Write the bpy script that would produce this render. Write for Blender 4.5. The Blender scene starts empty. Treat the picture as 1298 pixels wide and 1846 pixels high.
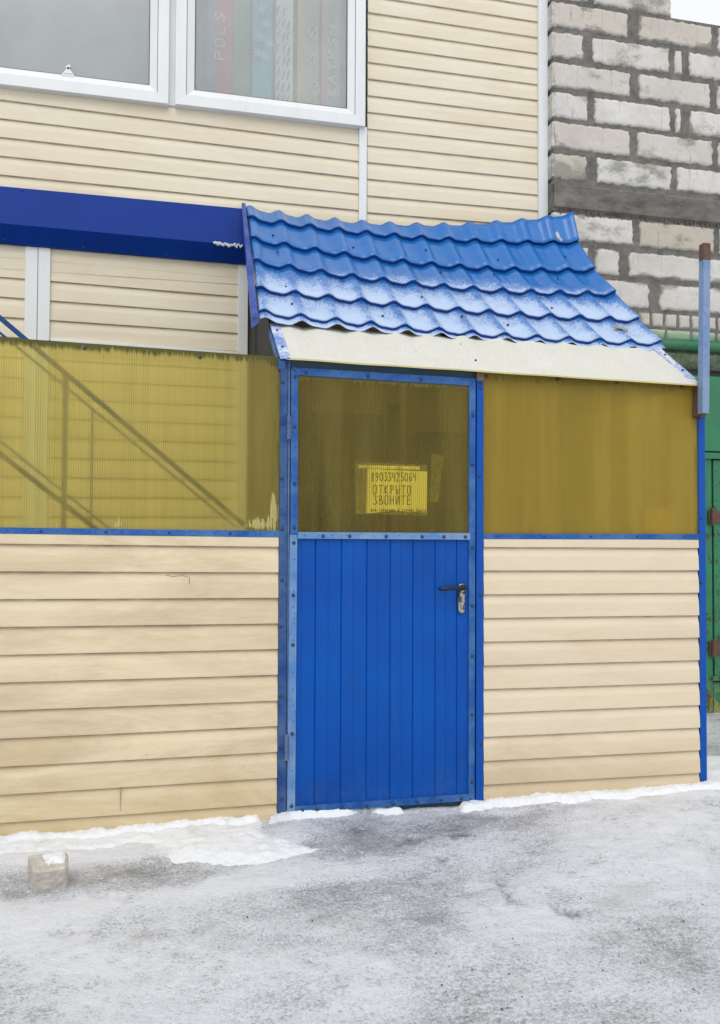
import bpy, math, random
from mathutils import Matrix, Vector, noise
random.seed(7)
S = bpy.context.scene
C = S.collection

# ---------------------------------------------------------------- camera
CAM_Y, CAM_Z, YAW, PITCH, ROLL, FPX = -3.5097, 1.29, -.2138, .0252, -.0042, 1396.78
RM = (Matrix.Rotation(YAW, 3, 'Z') @ Matrix.Rotation(PITCH, 3, 'X') @ Matrix.Rotation(ROLL, 3, 'Y'))
cam = bpy.data.cameras.new('camera'); co = bpy.data.objects.new('camera', cam); C.objects.link(co)
cam.sensor_fit = 'VERTICAL'; cam.sensor_height = 36; cam.lens = 36 * FPX / 1846
cam.clip_start = .05; cam.clip_end = 500
M4 = (RM @ Matrix(((1, 0, 0), (0, 0, -1), (0, 1, 0)))).to_4x4()
M4.translation = Vector((0, CAM_Y, CAM_Z)); co.matrix_world = M4
S.camera = co

# ---------------------------------------------------------------- world and sun (overcast winter day)
SUN_EL, SUN_AZ = math.radians(54), math.radians(195)      # azimuth from +Y, clockwise: behind the viewer
w = bpy.data.worlds.new('World'); S.world = w; w.use_nodes = True
nt = w.node_tree; nt.nodes.clear()
sky = nt.nodes.new('ShaderNodeTexSky'); sky.sky_type = 'NISHITA'; sky.sun_disc = False
sky.sun_elevation = SUN_EL; sky.sun_rotation = SUN_AZ; sky.air_density = 1; sky.dust_density = 4
hs = nt.nodes.new('ShaderNodeHueSaturation'); hs.inputs['Saturation'].default_value = .14
bg = nt.nodes.new('ShaderNodeBackground'); bg.inputs['Strength'].default_value = .15
wo = nt.nodes.new('ShaderNodeOutputWorld')
cl = nt.nodes.new('ShaderNodeMix'); cl.data_type = 'RGBA'; cl.inputs[0].default_value = .82; cl.inputs[7].default_value = (7.1, 7.25, 7.5, 1)   # even cloud cover
nt.links.new(sky.outputs[0], hs.inputs['Color']); nt.links.new(hs.outputs[0], cl.inputs[6]); nt.links.new(cl.outputs[2], bg.inputs[0]); nt.links.new(bg.outputs[0], wo.inputs[0])
sl = bpy.data.lights.new('sun', 'SUN'); sl.energy = 1.0; sl.angle = math.radians(40); sl.color = (1, .975, .94)
so = bpy.data.objects.new('sun', sl); C.objects.link(so)
sd = Vector((math.sin(SUN_AZ) * math.cos(SUN_EL), math.cos(SUN_AZ) * math.cos(SUN_EL), math.sin(SUN_EL)))
so.rotation_euler = sd.to_track_quat('Z', 'Y').to_euler()
S.view_settings.view_transform = 'Standard'; S.view_settings.look = 'None'
S.view_settings.exposure = .02; S.view_settings.gamma = 1
S.render.engine = 'CYCLES'
S.cycles.max_bounces = 10; S.cycles.transparent_max_bounces = 24

D = 1.535        # plane of the main wall behind the porch front (plane Y=0)

def at(px, py, Y=None, X=None, Z=None):
    """point of the measured photograph position on a plane of the real place"""
    d = RM @ Vector(((px - 649) / FPX, 1, -(py - 923) / FPX)); o = Vector((0, CAM_Y, CAM_Z))
    t = (Y - o.y) / d.y if Y is not None else (X - o.x) / d.x if X is not None else (Z - o.z) / d.z
    return o + t * d

# ---------------------------------------------------------------- mesh helpers
class MB:
    def __init__(s): s.v = []; s.f = []; s.m = []; s.at = None
    def add(s, vs, fs, mi=0):
        b = len(s.v); s.v += [tuple(v) for v in vs]
        for f in fs: s.f.append(tuple(b + i for i in f)); s.m.append(mi)
    def hexa(s, p, mi=0):      # p: 4 front (ccw seen from front) + 4 back
        s.add(p, [(0, 1, 2, 3), (7, 6, 5, 4), (0, 4, 5, 1), (1, 5, 6, 2), (2, 6, 7, 3), (3, 7, 4, 0)], mi)
    def box(s, x0, x1, y0, y1, z0, z1, mi=0):
        s.hexa([(x0, y0, z0), (x1, y0, z0), (x1, y0, z1), (x0, y0, z1), (x0, y1, z0), (x1, y1, z0), (x1, y1, z1), (x0, y1, z1)], mi)
    def quad(s, px, Y, dep, mi=0):    # four photograph points bl, br, tr, tl at depth Y, thickness dep
        a = [at(x, y, Y=Y) for x, y in px]
        s.hexa(a + [p + Vector((0, dep, 0)) for p in a], mi)
    def bar(s, a, b, w, h=None, up=Vector((0, 0, 1)), mi=0):
        a = Vector(a); b = Vector(b); h = h or w
        d = (b - a).normalized(); sx = d.cross(up)
        if sx.length < .01: sx = d.cross(Vector((0, 1, 0)))
        sx.normalize(); sy = sx.cross(d)
        q = [(-1, -1), (1, -1), (1, 1), (-1, 1)]
        s.hexa([a + sx * w / 2 * i + sy * h / 2 * j for i, j in q] + [b + sx * w / 2 * i + sy * h / 2 * j for i, j in q], mi)
    def tube(s, pts, r, n=10, mi=0, cap=True):
        pts = [Vector(p) for p in pts]; rs = r if isinstance(r, (list, tuple)) else [r] * len(pts)
        b = len(s.v); prev = None
        for i, p in enumerate(pts):
            d = (pts[min(i + 1, len(pts) - 1)] - pts[max(i - 1, 0)]).normalized()
            u = d.cross(Vector((0, 0, 1)));
            if u.length < .05: u = d.cross(Vector((0, 1, 0)))
            u.normalize()
            if prev and prev.dot(u) < 0: u = -u
            prev = u; v = d.cross(u)
            for k in range(n):
                a = 2 * math.pi * k / n; s.v.append(tuple(p + (u * math.cos(a) + v * math.sin(a)) * rs[i]))
        for i in range(len(pts) - 1):
            for k in range(n):
                s.f.append((b + i * n + k, b + i * n + (k + 1) % n, b + (i + 1) * n + (k + 1) % n, b + (i + 1) * n + k)); s.m.append(mi)
        if cap:
            s.f.append(tuple(b + k for k in range(n))[::-1]); s.m.append(mi)
            s.f.append(tuple(b + (len(pts) - 1) * n + k for k in range(n))); s.m.append(mi)
    def bolt(s, p, nrm=(0, -1, 0), r=.006, h=.004, mi=1, n=8):
        p = Vector(p); nrm = Vector(nrm).normalized()
        s.tube([p - nrm * .002, p + nrm * h * .5, p + nrm * h], [r, r * .95, r * .55], n, mi)
    def ribbon(s, pts, wd, Y, dep=.0004, mi=0):     # pen stroke in the XZ plane, pts (x,z)
        for (x0, z0), (x1, z1) in zip(pts, pts[1:]):
            dx, dz = x1 - x0, z1 - z0; L = math.hypot(dx, dz) or 1e-6; nx, nz = -dz / L * wd / 2, dx / L * wd / 2
            ex, ez = dx / L * wd * .3, dz / L * wd * .3
            q = [(x0 - ex - nx, z0 - ez - nz), (x1 + ex - nx, z1 + ez - nz), (x1 + ex + nx, z1 + ez + nz), (x0 - ex + nx, z0 - ez + nz)]
            s.hexa([(x, Y, z) for x, z in q] + [(x, Y + dep, z) for x, z in q], mi)
    def build(s, name, mats, parent=None, bevel=0, smooth=False, kind=None, attr=None):
        me = bpy.data.meshes.new(name); me.from_pydata(s.v, [], s.f); me.update()
        for m in (mats if isinstance(mats, (list, tuple)) else [mats]): me.materials.append(m)
        me.polygons.foreach_set('material_index', s.m)
        if smooth: me.polygons.foreach_set('use_smooth', [True] * len(me.polygons))
        if attr:
            for an, vals in attr.items():
                a = me.attributes.new(an, 'FLOAT', 'POINT'); a.data.foreach_set('value', vals)
        import bmesh
        bm = bmesh.new(); bm.from_mesh(me)
        if name == 'broken_block': bmesh.ops.remove_doubles(bm, verts=bm.verts, dist=.0005)
        if not smooth: bmesh.ops.recalc_face_normals(bm, faces=bm.faces)
        bm.to_mesh(me); bm.free()
        o = bpy.data.objects.new(name, me); C.objects.link(o)
        if parent: o.parent = parent; o.matrix_parent_inverse = parent.matrix_world.inverted()
        if bevel:
            b = o.modifiers.new('bevel', 'BEVEL'); b.width = bevel; b.segments = 2; b.limit_method = 'ANGLE'
        if kind: o['kind'] = kind
        return o

def bolts(name, lst, mat, parent):
    for p, nr, r, h in lst:
        q = MB(); q.bolt(p, nr, r, h, mi=0); q.build(name, mat, parent)
def thing(name, label, cat, loc=(0, 0, 0), group=None):
    o = bpy.data.objects.new(name, None); C.objects.link(o); o.location = loc
    o.matrix_world = Matrix.Translation(loc); o.empty_display_size = .1
    o['label'] = label; o['category'] = cat
    if group: o['group'] = group
    return o
def tag(o, label, cat, group=None, kind=None):
    o['label'] = label; o['category'] = cat
    if group: o['group'] = group
    if kind: o['kind'] = kind
    return o

# ---------------------------------------------------------------- material helpers
class NT:
    def __init__(s, name):
        s.mat = bpy.data.materials.new(name); s.mat.use_nodes = True; s.t = s.mat.node_tree; s.t.nodes.clear()
        s.out = s.t.nodes.new('ShaderNodeOutputMaterial'); s.co = s.t.nodes.new('ShaderNodeTexCoord').outputs['Object']
    def n(s, ty, **k):
        x = s.t.nodes.new(ty)
        for a, b in k.items(): setattr(x, a, b)
        return x
    def set(s, sock, v):
        if hasattr(v, 'links'): s.t.links.new(v, sock)
        elif isinstance(v, (tuple, list)): sock.default_value = (*v, 1) if len(v) == 3 and sock.type == 'RGBA' else v
        else: sock.default_value = v
    def map(s, sc=(1, 1, 1), rot=(0, 0, 0), loc=(0, 0, 0)):
        m = s.n('ShaderNodeMapping'); s.t.links.new(s.co, m.inputs[0]); m.inputs['Scale'].default_value = sc
        m.inputs['Rotation'].default_value = rot; m.inputs['Location'].default_value = loc; return m.outputs[0]
    def noise(s, scale=5, detail=4, rough=.5, vec=None, dist=0):
        x = s.n('ShaderNodeTexNoise'); s.t.links.new(vec or s.co, x.inputs['Vector'])
        x.inputs['Scale'].default_value = scale; x.inputs['Detail'].default_value = detail
        x.inputs['Roughness'].default_value = rough; x.inputs['Distortion'].default_value = dist; return x.outputs[0]
    def vor(s, scale, vec=None, feat='F1'):
        x = s.n('ShaderNodeTexVoronoi', feature=feat); s.t.links.new(vec or s.co, x.inputs['Vector']); x.inputs['Scale'].default_value = scale; return x.outputs[0]
    def rng(s, v, a, b, c=0, d=1):
        x = s.n('ShaderNodeMapRange'); x.clamp = True; s.set(x.inputs[0], v)
        for i, k in enumerate((a, b, c, d)): x.inputs[i + 1].default_value = k
        return x.outputs[0]
    def m(s, op, a, b=0):
        x = s.n('ShaderNodeMath', operation=op); s.set(x.inputs[0], a); s.set(x.inputs[1], b); return x.outputs[0]
    def mix(s, f, a, b, mode='MIX'):
        x = s.n('ShaderNodeMix', data_type='RGBA', blend_type=mode); s.set(x.inputs[0], f); s.set(x.inputs[6], a); s.set(x.inputs[7], b); return x.outputs[2]
    def attr(s, name):
        return s.n('ShaderNodeAttribute', attribute_name=name).outputs['Fac']
    def sep(s, vec=None):
        x = s.n('ShaderNodeSeparateXYZ'); s.t.links.new(vec or s.co, x.inputs[0]); return x.outputs
    def bump(s, h, st=.3, dist=.01, nrm=None):
        x = s.n('ShaderNodeBump'); x.inputs['Strength'].default_value = st; x.inputs['Distance'].default_value = dist
        s.set(x.inputs['Height'], h)
        if nrm: s.t.links.new(nrm, x.inputs['Normal'])
        return x.outputs[0]
    def pbr(s, col, rough=.5, metal=0, nrm=None, spec=.5):
        x = s.n('ShaderNodeBsdfPrincipled'); s.set(x.inputs['Base Color'], col); s.set(x.inputs['Roughness'], rough)
        s.set(x.inputs['Metallic'], metal); x.inputs['Specular IOR Level'].default_value = spec
        if nrm: s.t.links.new(nrm, x.inputs['Normal'])
        return x.outputs[0]
    def done(s, sh): s.t.links.new(sh, s.out.inputs[0]); return s.mat

def c8(r, g, b):
    f = lambda u: (u / 255 / 12.92) if u <= 10 else ((u / 255 + .055) / 1.055) ** 2.4
    return (f(r), f(g), f(b))

def m_siding(name, base, dirt, amt, line=.5, splash=0):
    n = NT(name); sp = n.sep()
    grain = n.noise(10, 6, .68, n.map((.9, 1, 30)))
    blot = n.noise(1.3, 7, .68, n.map((.8, 1, 3.0)), .6)
    smear = n.noise(2.2, 6, .7, n.map((1, 1, 5), (0, .12, 0), (7, 0, 2)), 1.2)
    fine = n.noise(60, 5, .75, n.map((.5, 1, 3)))
    spots = n.vor(22, n.map((1, 1, 1.2)))
    f = n.m('MULTIPLY', n.rng(blot, .42, .72), amt)
    col = n.mix(f, base, dirt)
    col = n.mix(n.m('MULTIPLY', n.rng(smear, .52, .76), amt * .28), col, tuple(k * .85 for k in dirt))
    col = n.mix(n.m('MULTIPLY', n.rng(grain, .5, .75), .30 * amt + .03), col, tuple(k * .8 for k in dirt))
    col = n.mix(n.rng(fine, .62, .8, 0, .5 * amt), col, tuple(k * .55 for k in dirt))
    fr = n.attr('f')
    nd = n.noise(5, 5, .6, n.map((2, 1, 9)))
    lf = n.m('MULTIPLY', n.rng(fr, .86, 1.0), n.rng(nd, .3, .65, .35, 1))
    col = n.mix(n.m('MULTIPLY', lf, line), col, tuple(k * .42 for k in dirt))  # line under each lap: dirt, plus the lap shadow put into the colour
    if splash:
        up = n.m('ADD', n.rng(sp[2], .0, .55, 1, 0), n.m('MULTIPLY', n.m('SUBTRACT', blot, .5), 1.4))
        col = n.mix(n.m('MULTIPLY', n.rng(up, .35, 1.0), splash), col, (.46, .34, .17))
        sk = n.noise(48, 4, .8); col = n.mix(n.m('MULTIPLY', n.rng(sk, .66, .72), n.rng(sp[2], .1, .7, .7, .1)), col, (.16, .12, .08))
    col = n.mix(n.rng(spots, .0, .045, .55, 0), col, tuple(k * .3 for k in dirt))
    return n.done(n.pbr(col, .55, 0, n.bump(grain, .15, .004), .22))

def m_paint(name, base, light, wear=.5, rust=.3, rough=.42):
    n = NT(name)
    a = n.noise(7, 6, .65); b = n.noise(38, 5, .7); r = n.noise(14, 6, .7, n.map((1, 1, 1), (0, 0, 0), (3, 5, 1)))
    col = n.mix(n.m('MULTIPLY', n.rng(a, .4, .62), wear), base, light)
    col = n.mix(n.m('MULTIPLY', n.rng(b, .56, .68), wear * .6), col, tuple(k * .45 for k in base))
    col = n.mix(n.m('MULTIPLY', n.rng(r, .66, .72), rust), col, (.09, .035, .018))
    h = n.m('ADD', a, b)
    return n.done(n.pbr(col, n.rng(b, .3, .7, rough - .1, rough + .15), 0, n.bump(h, .15, .003), .25))

def m_plain(name, col, rough=.5, metal=0, var=.15, sc=12, bump=.1):
    n = NT(name); a = n.noise(sc, 5, .6)
    c = n.mix(n.rng(a, .35, .7, 0, var), col, tuple(k * .45 for k in col))
    return n.done(n.pbr(c, rough, metal, n.bump(a, bump, .003)))

SID_F = m_siding('cream siding of the porch', (.705, .60, .41), (.44, .33, .20), .72, .95, .55)
SID_R = m_siding('clean cream siding', (.715, .61, .45), (.48, .37, .25), .38, .8, .4)
SID_W = m_siding('cream siding of the main wall', (.71, .645, .505), (.50, .38, .24), .34, .95)
BLUE_D = m_paint('worn dark blue paint', c8(30, 66, 125), c8(70, 100, 140), .8, .55, .5)
BLUE_M = m_paint('blue frame paint', c8(30, 82, 152), c8(75, 118, 168), .75, .35, .45)
BLUE_L = m_paint('pale blue frame paint', c8(84, 128, 182), c8(130, 155, 185), .7, .35, .45)
BLUE_P = m_paint('bright blue post paint', c8(0, 74, 165), c8(10, 78, 152), .5, .1, .35)
POLE = m_paint('greyish light blue post paint', c8(104, 132, 176), c8(132, 150, 178), .8, .45, .5)
BOLT = m_plain('dark bolt', (.03, .05, .10), .5, .3)
BLACK = m_plain('black metal', (.012, .012, .014), .35, .2)
STEEL = m_plain('worn steel', (.45, .44, .42), .35, .8, .6, 60)
DARK = m_plain('dark sheet', (.022, .023, .026), .7)
BROWN = m_plain('brown interior boards', (.12, .085, .05), .7)
VOID = m_plain('grey interior wall', (.14, .13, .11), .8)
WOODG = m_plain('grey green interior board', (.16, .17, .12), .8)

def m_white(name, base=(.69, .71, .71)):
    n = NT(name); a = n.noise(3, 6, .65, n.map((3, 1, .7))); b = n.noise(40, 4, .7)
    c = n.mix(n.rng(a, .5, .8, 0, .25), base, (.45, .43, .38)); c = n.mix(n.rng(b, .66, .8, 0, .3), c, (.3, .28, .25))
    return n.done(n.pbr(c, .35, 0, n.bump(b, .05, .001)))
WHITE = m_white('white plastic')

def m_door():
    n = NT('bright blue door sheet'); a = n.noise(2.5, 6, .6); st = n.noise(9, 5, .7, n.map((1, 1, .12)))
    sc = n.noise(26, 3, .5, n.map((6, 1, .35)))
    base = c8(0, 80, 168)
    c = n.mix(n.rng(a, .35, .7, 0, .5), base, c8(4, 58, 140))
    c = n.mix(n.rng(st, .58, .8, 0, .28), c, c8(70, 95, 140))
    c = n.mix(n.rng(sc, .73, .78, 0, .55), c, c8(120, 150, 195))
    zz_ = n.sep()[2]; low_ = n.rng(n.m('ADD', zz_, n.m('MULTIPLY', n.m('SUBTRACT', st, .5), .5)), .0, .16, .22, 0); c = n.mix(n.m('MULTIPLY', low_, n.rng(n.noise(30, 5, .75), .4, .6)), c, c8(95, 108, 125)); dirt_ = n.noise(2.2, 6, .7, n.map((1, 1, 1), (0, 0, 0), (5, 1, 2))); c = n.mix(n.rng(dirt_, .55, .75, 0, .4), c, c8(28, 52, 92)); return n.done(n.pbr(c, n.rng(a, .3, .7, .28, .5), 0, n.bump(n.m('ADD', n.m('MULTIPLY', n.noise(3.5, 3, .5), 3), a), .14, .012), .2))
DOORB = m_door()

def m_roof():
    n = NT('blue glazed roof sheet with frost')
    fr = n.attr('frost'); g = n.noise(120, 4, .9); g2 = n.noise(9, 5, .6); s = n.sep()
    base = n.mix(n.rng(g2, .35, .7, 0, .3), c8(26, 102, 176), c8(52, 122, 190))
    k = n.m('ADD', fr, n.m('MULTIPLY', n.m('SUBTRACT', g2, .5), .5))
    thr = n.m('SUBTRACT', 1.0, k)                      # grains show where noise > threshold
    f = n.rng(n.m('SUBTRACT', g, n.m('MULTIPLY_ADD', thr, .42)), .0, .10); [x for x in n.t.nodes if x.type == 'MATH' and x.operation == 'MULTIPLY_ADD'][-1].inputs[2].default_value = .18
    f = n.m('MULTIPLY', f, n.rng(k, .05, .35))
    c = n.mix(n.m('MULTIPLY', f, .78), base, (.55, .65, .79))
    r = n.mix(f, (.22,) * 3, (.8,) * 3)
    return n.done(n.pbr(c, r, 0, n.bump(g2, .05, .004)))
ROOF = m_roof()
FLASH = (lambda n: n.done(n.pbr(n.mix(n.rng(n.noise(2, 4, .6), .35, .7), c8(0, 44, 126), c8(2, 50, 132)), .5, 0, None, .12)))(NT('deep blue flashing'))
VIOL = m_paint('violet blue edge strip', c8(28, 62, 140), c8(76, 98, 168), .7, .05, .4)

def m_snow(name='fresh snow', c1=(.91, .93, .96), c2=(.80, .82, .85), sc=30):
    n = NT(name); a = n.noise(sc, 6, .7); b = n.noise(sc * 8, 3, .7); g = n.noise(4, 5, .6)
    c = n.mix(n.rng(a, .5, .8, 0, .6), c1, c2); c = n.mix(n.rng(g, .55, .75, 0, .4), c, (.45, .44, .43))
    return n.done(n.pbr(c, .8, 0, n.bump(n.m('ADD', a, n.m('MULTIPLY', b, .4)), .8, .012), .3))
SNOW = m_snow()

def m_poly(name, tint, diff, opac, dirt, seed, ribs=.0098, algae=0, ribk=.5, blur=.3):
    """ribbed translucent plastic sheet: lets light through, tinted, with streaks of dirt along the cells"""
    n = NT(name); s = n.sep()
    ph = n.m('MULTIPLY', s[0], 2 * math.pi / ribs)
    rib = n.m('MULTIPLY_ADD', n.m('SINE', ph), .5); n.t.nodes[-1].inputs[2].default_value = .5
    def nz(sx, sz, det, rg, off=0):
        mp = n.map((sx, 1, sz), (0, 0, 0), (seed + off, 0, seed * .37)); return n.noise(1, det, rg, mp)
    cell = nz(34, .25, 2, .5); big = nz(2.6, 1.3, 5, .6, 3); drip = nz(90, 3.5, 3, .6, 7); col_ = nz(7, .5, 4, .6, 11)
    dk = n.m('MULTIPLY', n.rng(rib, .35, 1.0), n.rng(cell, .35, .62, .4, 1))
    o = n.m('ADD', n.rng(big, .3, .75, opac - .05, opac + .10), n.m('MULTIPLY', dk, ribk * .4))
    o = n.m('ADD', o, n.rng(col_, .45, .75, 0, .16))
    dc = n.mix(n.rng(big, .35, .7, 0, .6), diff, dirt)
    dc = n.mix(n.m('MULTIPLY', dk, ribk), dc, tuple(k * .35 for k in dirt))
    dc = n.mix(n.rng(drip, .72, .76, 0, .4), dc, (.62, .56, .22))
    if algae:
        e = n.attr('edge')
        al = n.rng(n.m('ADD', e, n.m('MULTIPLY', n.m('SUBTRACT', drip, .5), 1.1)), .35, .62)
        o = n.m('MAXIMUM', o, n.m('MULTIPLY', al, .9)); dc = n.mix(n.m('MULTIPLY', al, algae), dc, (.075, .085, .022))
        pe = n.attr('peel')
        pk = n.rng(n.m('ADD', pe, n.m('MULTIPLY', n.m('SUBTRACT', drip, .5), 1.6)), .5, .56)
        o = n.m('MAXIMUM', o, n.m('MULTIPLY', pk, .9)); dc = n.mix(n.m('MULTIPLY', pk, .85), dc, (.62, .58, .25))
    tc = n.mix(dk, tint, tuple(k * .74 for k in tint))
    tr = n.n('ShaderNodeBsdfTransparent'); n.set(tr.inputs[0], tc)
    df = n.n('ShaderNodeBsdfDiffuse'); n.set(df.inputs[0], dc); tl = n.n('ShaderNodeBsdfTranslucent'); n.set(tl.inputs[0], dc)
    mx = n.n('ShaderNodeMixShader'); mx.inputs[0].default_value = .4; n.t.links.new(df.outputs[0], mx.inputs[1]); n.t.links.new(tl.outputs[0], mx.inputs[2])
    rf = n.n('ShaderNodeBsdfRefraction'); rf.inputs['IOR'].default_value = 1.12; rf.inputs['Roughness'].default_value = .32; n.set(rf.inputs[0], tc)   # cell walls scatter what is behind
    mt = n.n('ShaderNodeMixShader'); mt.inputs[0].default_value = blur; n.t.links.new(tr.outputs[0], mt.inputs[1]); n.t.links.new(rf.outputs[0], mt.inputs[2])
    m2 = n.n('ShaderNodeMixShader'); n.set(m2.inputs[0], n.m('MINIMUM', o, 1.0)); n.t.links.new(mt.outputs[0], m2.inputs[1]); n.t.links.new(mx.outputs[0], m2.inputs[2])
    gl = n.n('ShaderNodeBsdfGlossy'); gl.inputs['Roughness'].default_value = .28
    fz = n.n('ShaderNodeLayerWeight'); fz.inputs[0].default_value = .25
    m3 = n.n('ShaderNodeMixShader'); n.set(m3.inputs[0], n.rng(fz.outputs[0], 0, 1, .006, .16)); n.t.links.new(m2.outputs[0], m3.inputs[1]); n.t.links.new(gl.outputs[0], m3.inputs[2])
    return n.done(m3.outputs[0])
POLY_L = m_poly('yellow ribbed plastic sheet', (.985, .94, .58), (.72, .60, .19), .15, (.50, .42, .13), 1.3, algae=.85, ribk=.38, blur=.36)
POLY_D = m_poly('dirty yellow ribbed plastic sheet', (.97, .92, .54), (.60, .50, .16), .11, (.38, .32, .10), 5.1, algae=.5, ribk=.32, blur=.12)
POLY_R = m_poly('dull yellow brown plastic sheet', (.90, .82, .40), (.84, .64, .14), .33, (.50, .37, .08), 9.7, ribs=.0088, algae=.6, ribk=.25, blur=.4)

# ---------------------------------------------------------------- ground: one sheet of trodden snow and ice
def gp(px, py):
    p = at(px, py, Z=0); return p.x, p.y
BL = []      # (x, y, rx, ry, amount) white + / grey -
for k in range(16): BL.append((-1.2 + k * .11, -.16 - .05 * (k % 3), .12, .045, .55))
for k in range(14): BL.append((1.35 + k * .1, -.10 - .03 * (k % 2), .09, .022, .5))
for px, py, rx, ry, a in [(60, 1650, .5, .10, .9), (430, 1590, .35, .07, .8), (180, 1545, .5, .05, .5), (1150, 1500, .8, .10, .45), (300, 1560, .3, .04, -.7),
        (250, 1590, .25, .05, -.7), (900, 1570, .14, .05, -.5), (640, 1520, .45, .10, -.6), (800, 1490, .5, .07, -.55), (20, 1590, .12, .07, -.7), (720, 1700, .10, .06, -.6),
        (780, 1640, .14, .05, -.5), (560, 1620, .2, .05, -.6), (430, 1640, .12, .05, -.55), (1060, 1640, .12, .05, -.4), (800, 1680, .09, .04, -.6), (100, 1780, .5, .1, .3),
        (1150, 1570, .5, .08, .35), (640, 1730, .4, .06, .2), (900, 1650, .16, .05, .3), (960, 1740, .3, .04, -.3), (1180, 1660, .2, .05, -.35), (1000, 1455, .8, .035, -.4),
        (760, 1600, .12, .04, -.45), (570, 1705, .06, .03, -.6), (330, 1740, .3, .06, -.25), (1240, 1740, .2, .05, -.3), (150, 1700, .35, .05, .25)]:
    x, y = gp(px, py); BL.append((x, y, rx, ry, a))
PR = []      # darker boot marks
random.seed(5)
for px, py, rx, ry in [(735, 1513, .05, .022), (652, 1495, .035, .02), (765, 1487, .02, .012), (835, 1505, .05, .022), (1090, 1474, .045, .02), (1175, 1487, .03, .012), (1240, 1465, .045, .015), (800, 1545, .03, .02), (905, 1610, .03, .05), (1015, 1640, .03, .05)]:
    x, y = gp(px, py)
    for k in range(7): PR.append((x + random.uniform(-rx, rx), y + random.uniform(-ry, ry) * 1.6, rx * random.uniform(.25, .5), ry * random.uniform(.3, .6)))
def gtone(x, y): return .55 * noise.noise(Vector((x * 1.1, y * 2.0, 11))) + .5 * noise.noise(Vector((x * 3.1, y * 4.3, 12)))
def ground_h(x, y):
    h = noise.noise(Vector((x * 1.3, y * 1.3, 0))) * .012 + noise.noise(Vector((x * 5, y * 5, 3))) * .0055
    h += noise.noise(Vector((x * 16, y * 16, 7))) * .004 + abs(noise.noise(Vector((x * 34, y * 34, 9)))) * .005 + noise.noise(Vector((x * 60, y * 60, 2))) * .0018
    return h
def axis(a, b, st, far):
    v = []; x = a
    while x < b: v.append(x); x += st
    s = st
    lo = [a]; hi = [b]
    while hi[-1] < far: s *= 1.35; hi.append(hi[-1] + s); lo.append(lo[-1] - s)
    return lo[:0:-1] + v + hi
gx = axis(-2.2, 3.6, .016, 90); gy = axis(-2.2, .35, .016, 90)
mb = MB(); tone = []; prn = []
for y in gy:
    for x in gx:
        near = -2.3 < x < 3.7 and -2.3 < y < .6
        t = 0; p = 0; h = ground_h(x, y)
        if near:
            wx = x + .10 * noise.noise(Vector((x * 3, y * 3, 1))); wy = y + .10 * noise.noise(Vector((x * 3, y * 3, 5)))
            for bx, by, rx, ry, a in BL:
                d = ((wx - bx) / (rx * 1.2)) ** 2 + ((wy - by) / (ry * 2.2)) ** 2
                if d < 5: t += a * math.exp(-d)
            wx = x + .018 * noise.noise(Vector((x * 22, y * 22, 1))); wy = y + .018 * noise.noise(Vector((x * 22, y * 22, 5)))
            for bx, by, rx, ry in PR:
                d = ((wx - bx) / rx) ** 2 + ((wy - by) / (ry * 1.5)) ** 2
                if d < 4: p = max(p, math.exp(-d * d * 1.1))
        t += gtone(x, y); mb.v.append((x, y, h - .005 * p + .007 * t)); tone.append(t); prn.append(p)
nx = len(gx)
for j in range(len(gy) - 1):
    for i in range(nx - 1):
        mb.f.append((j * nx + i, j * nx + i + 1, (j + 1) * nx + i + 1, (j + 1) * nx + i)); mb.m.append(0)
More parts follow.
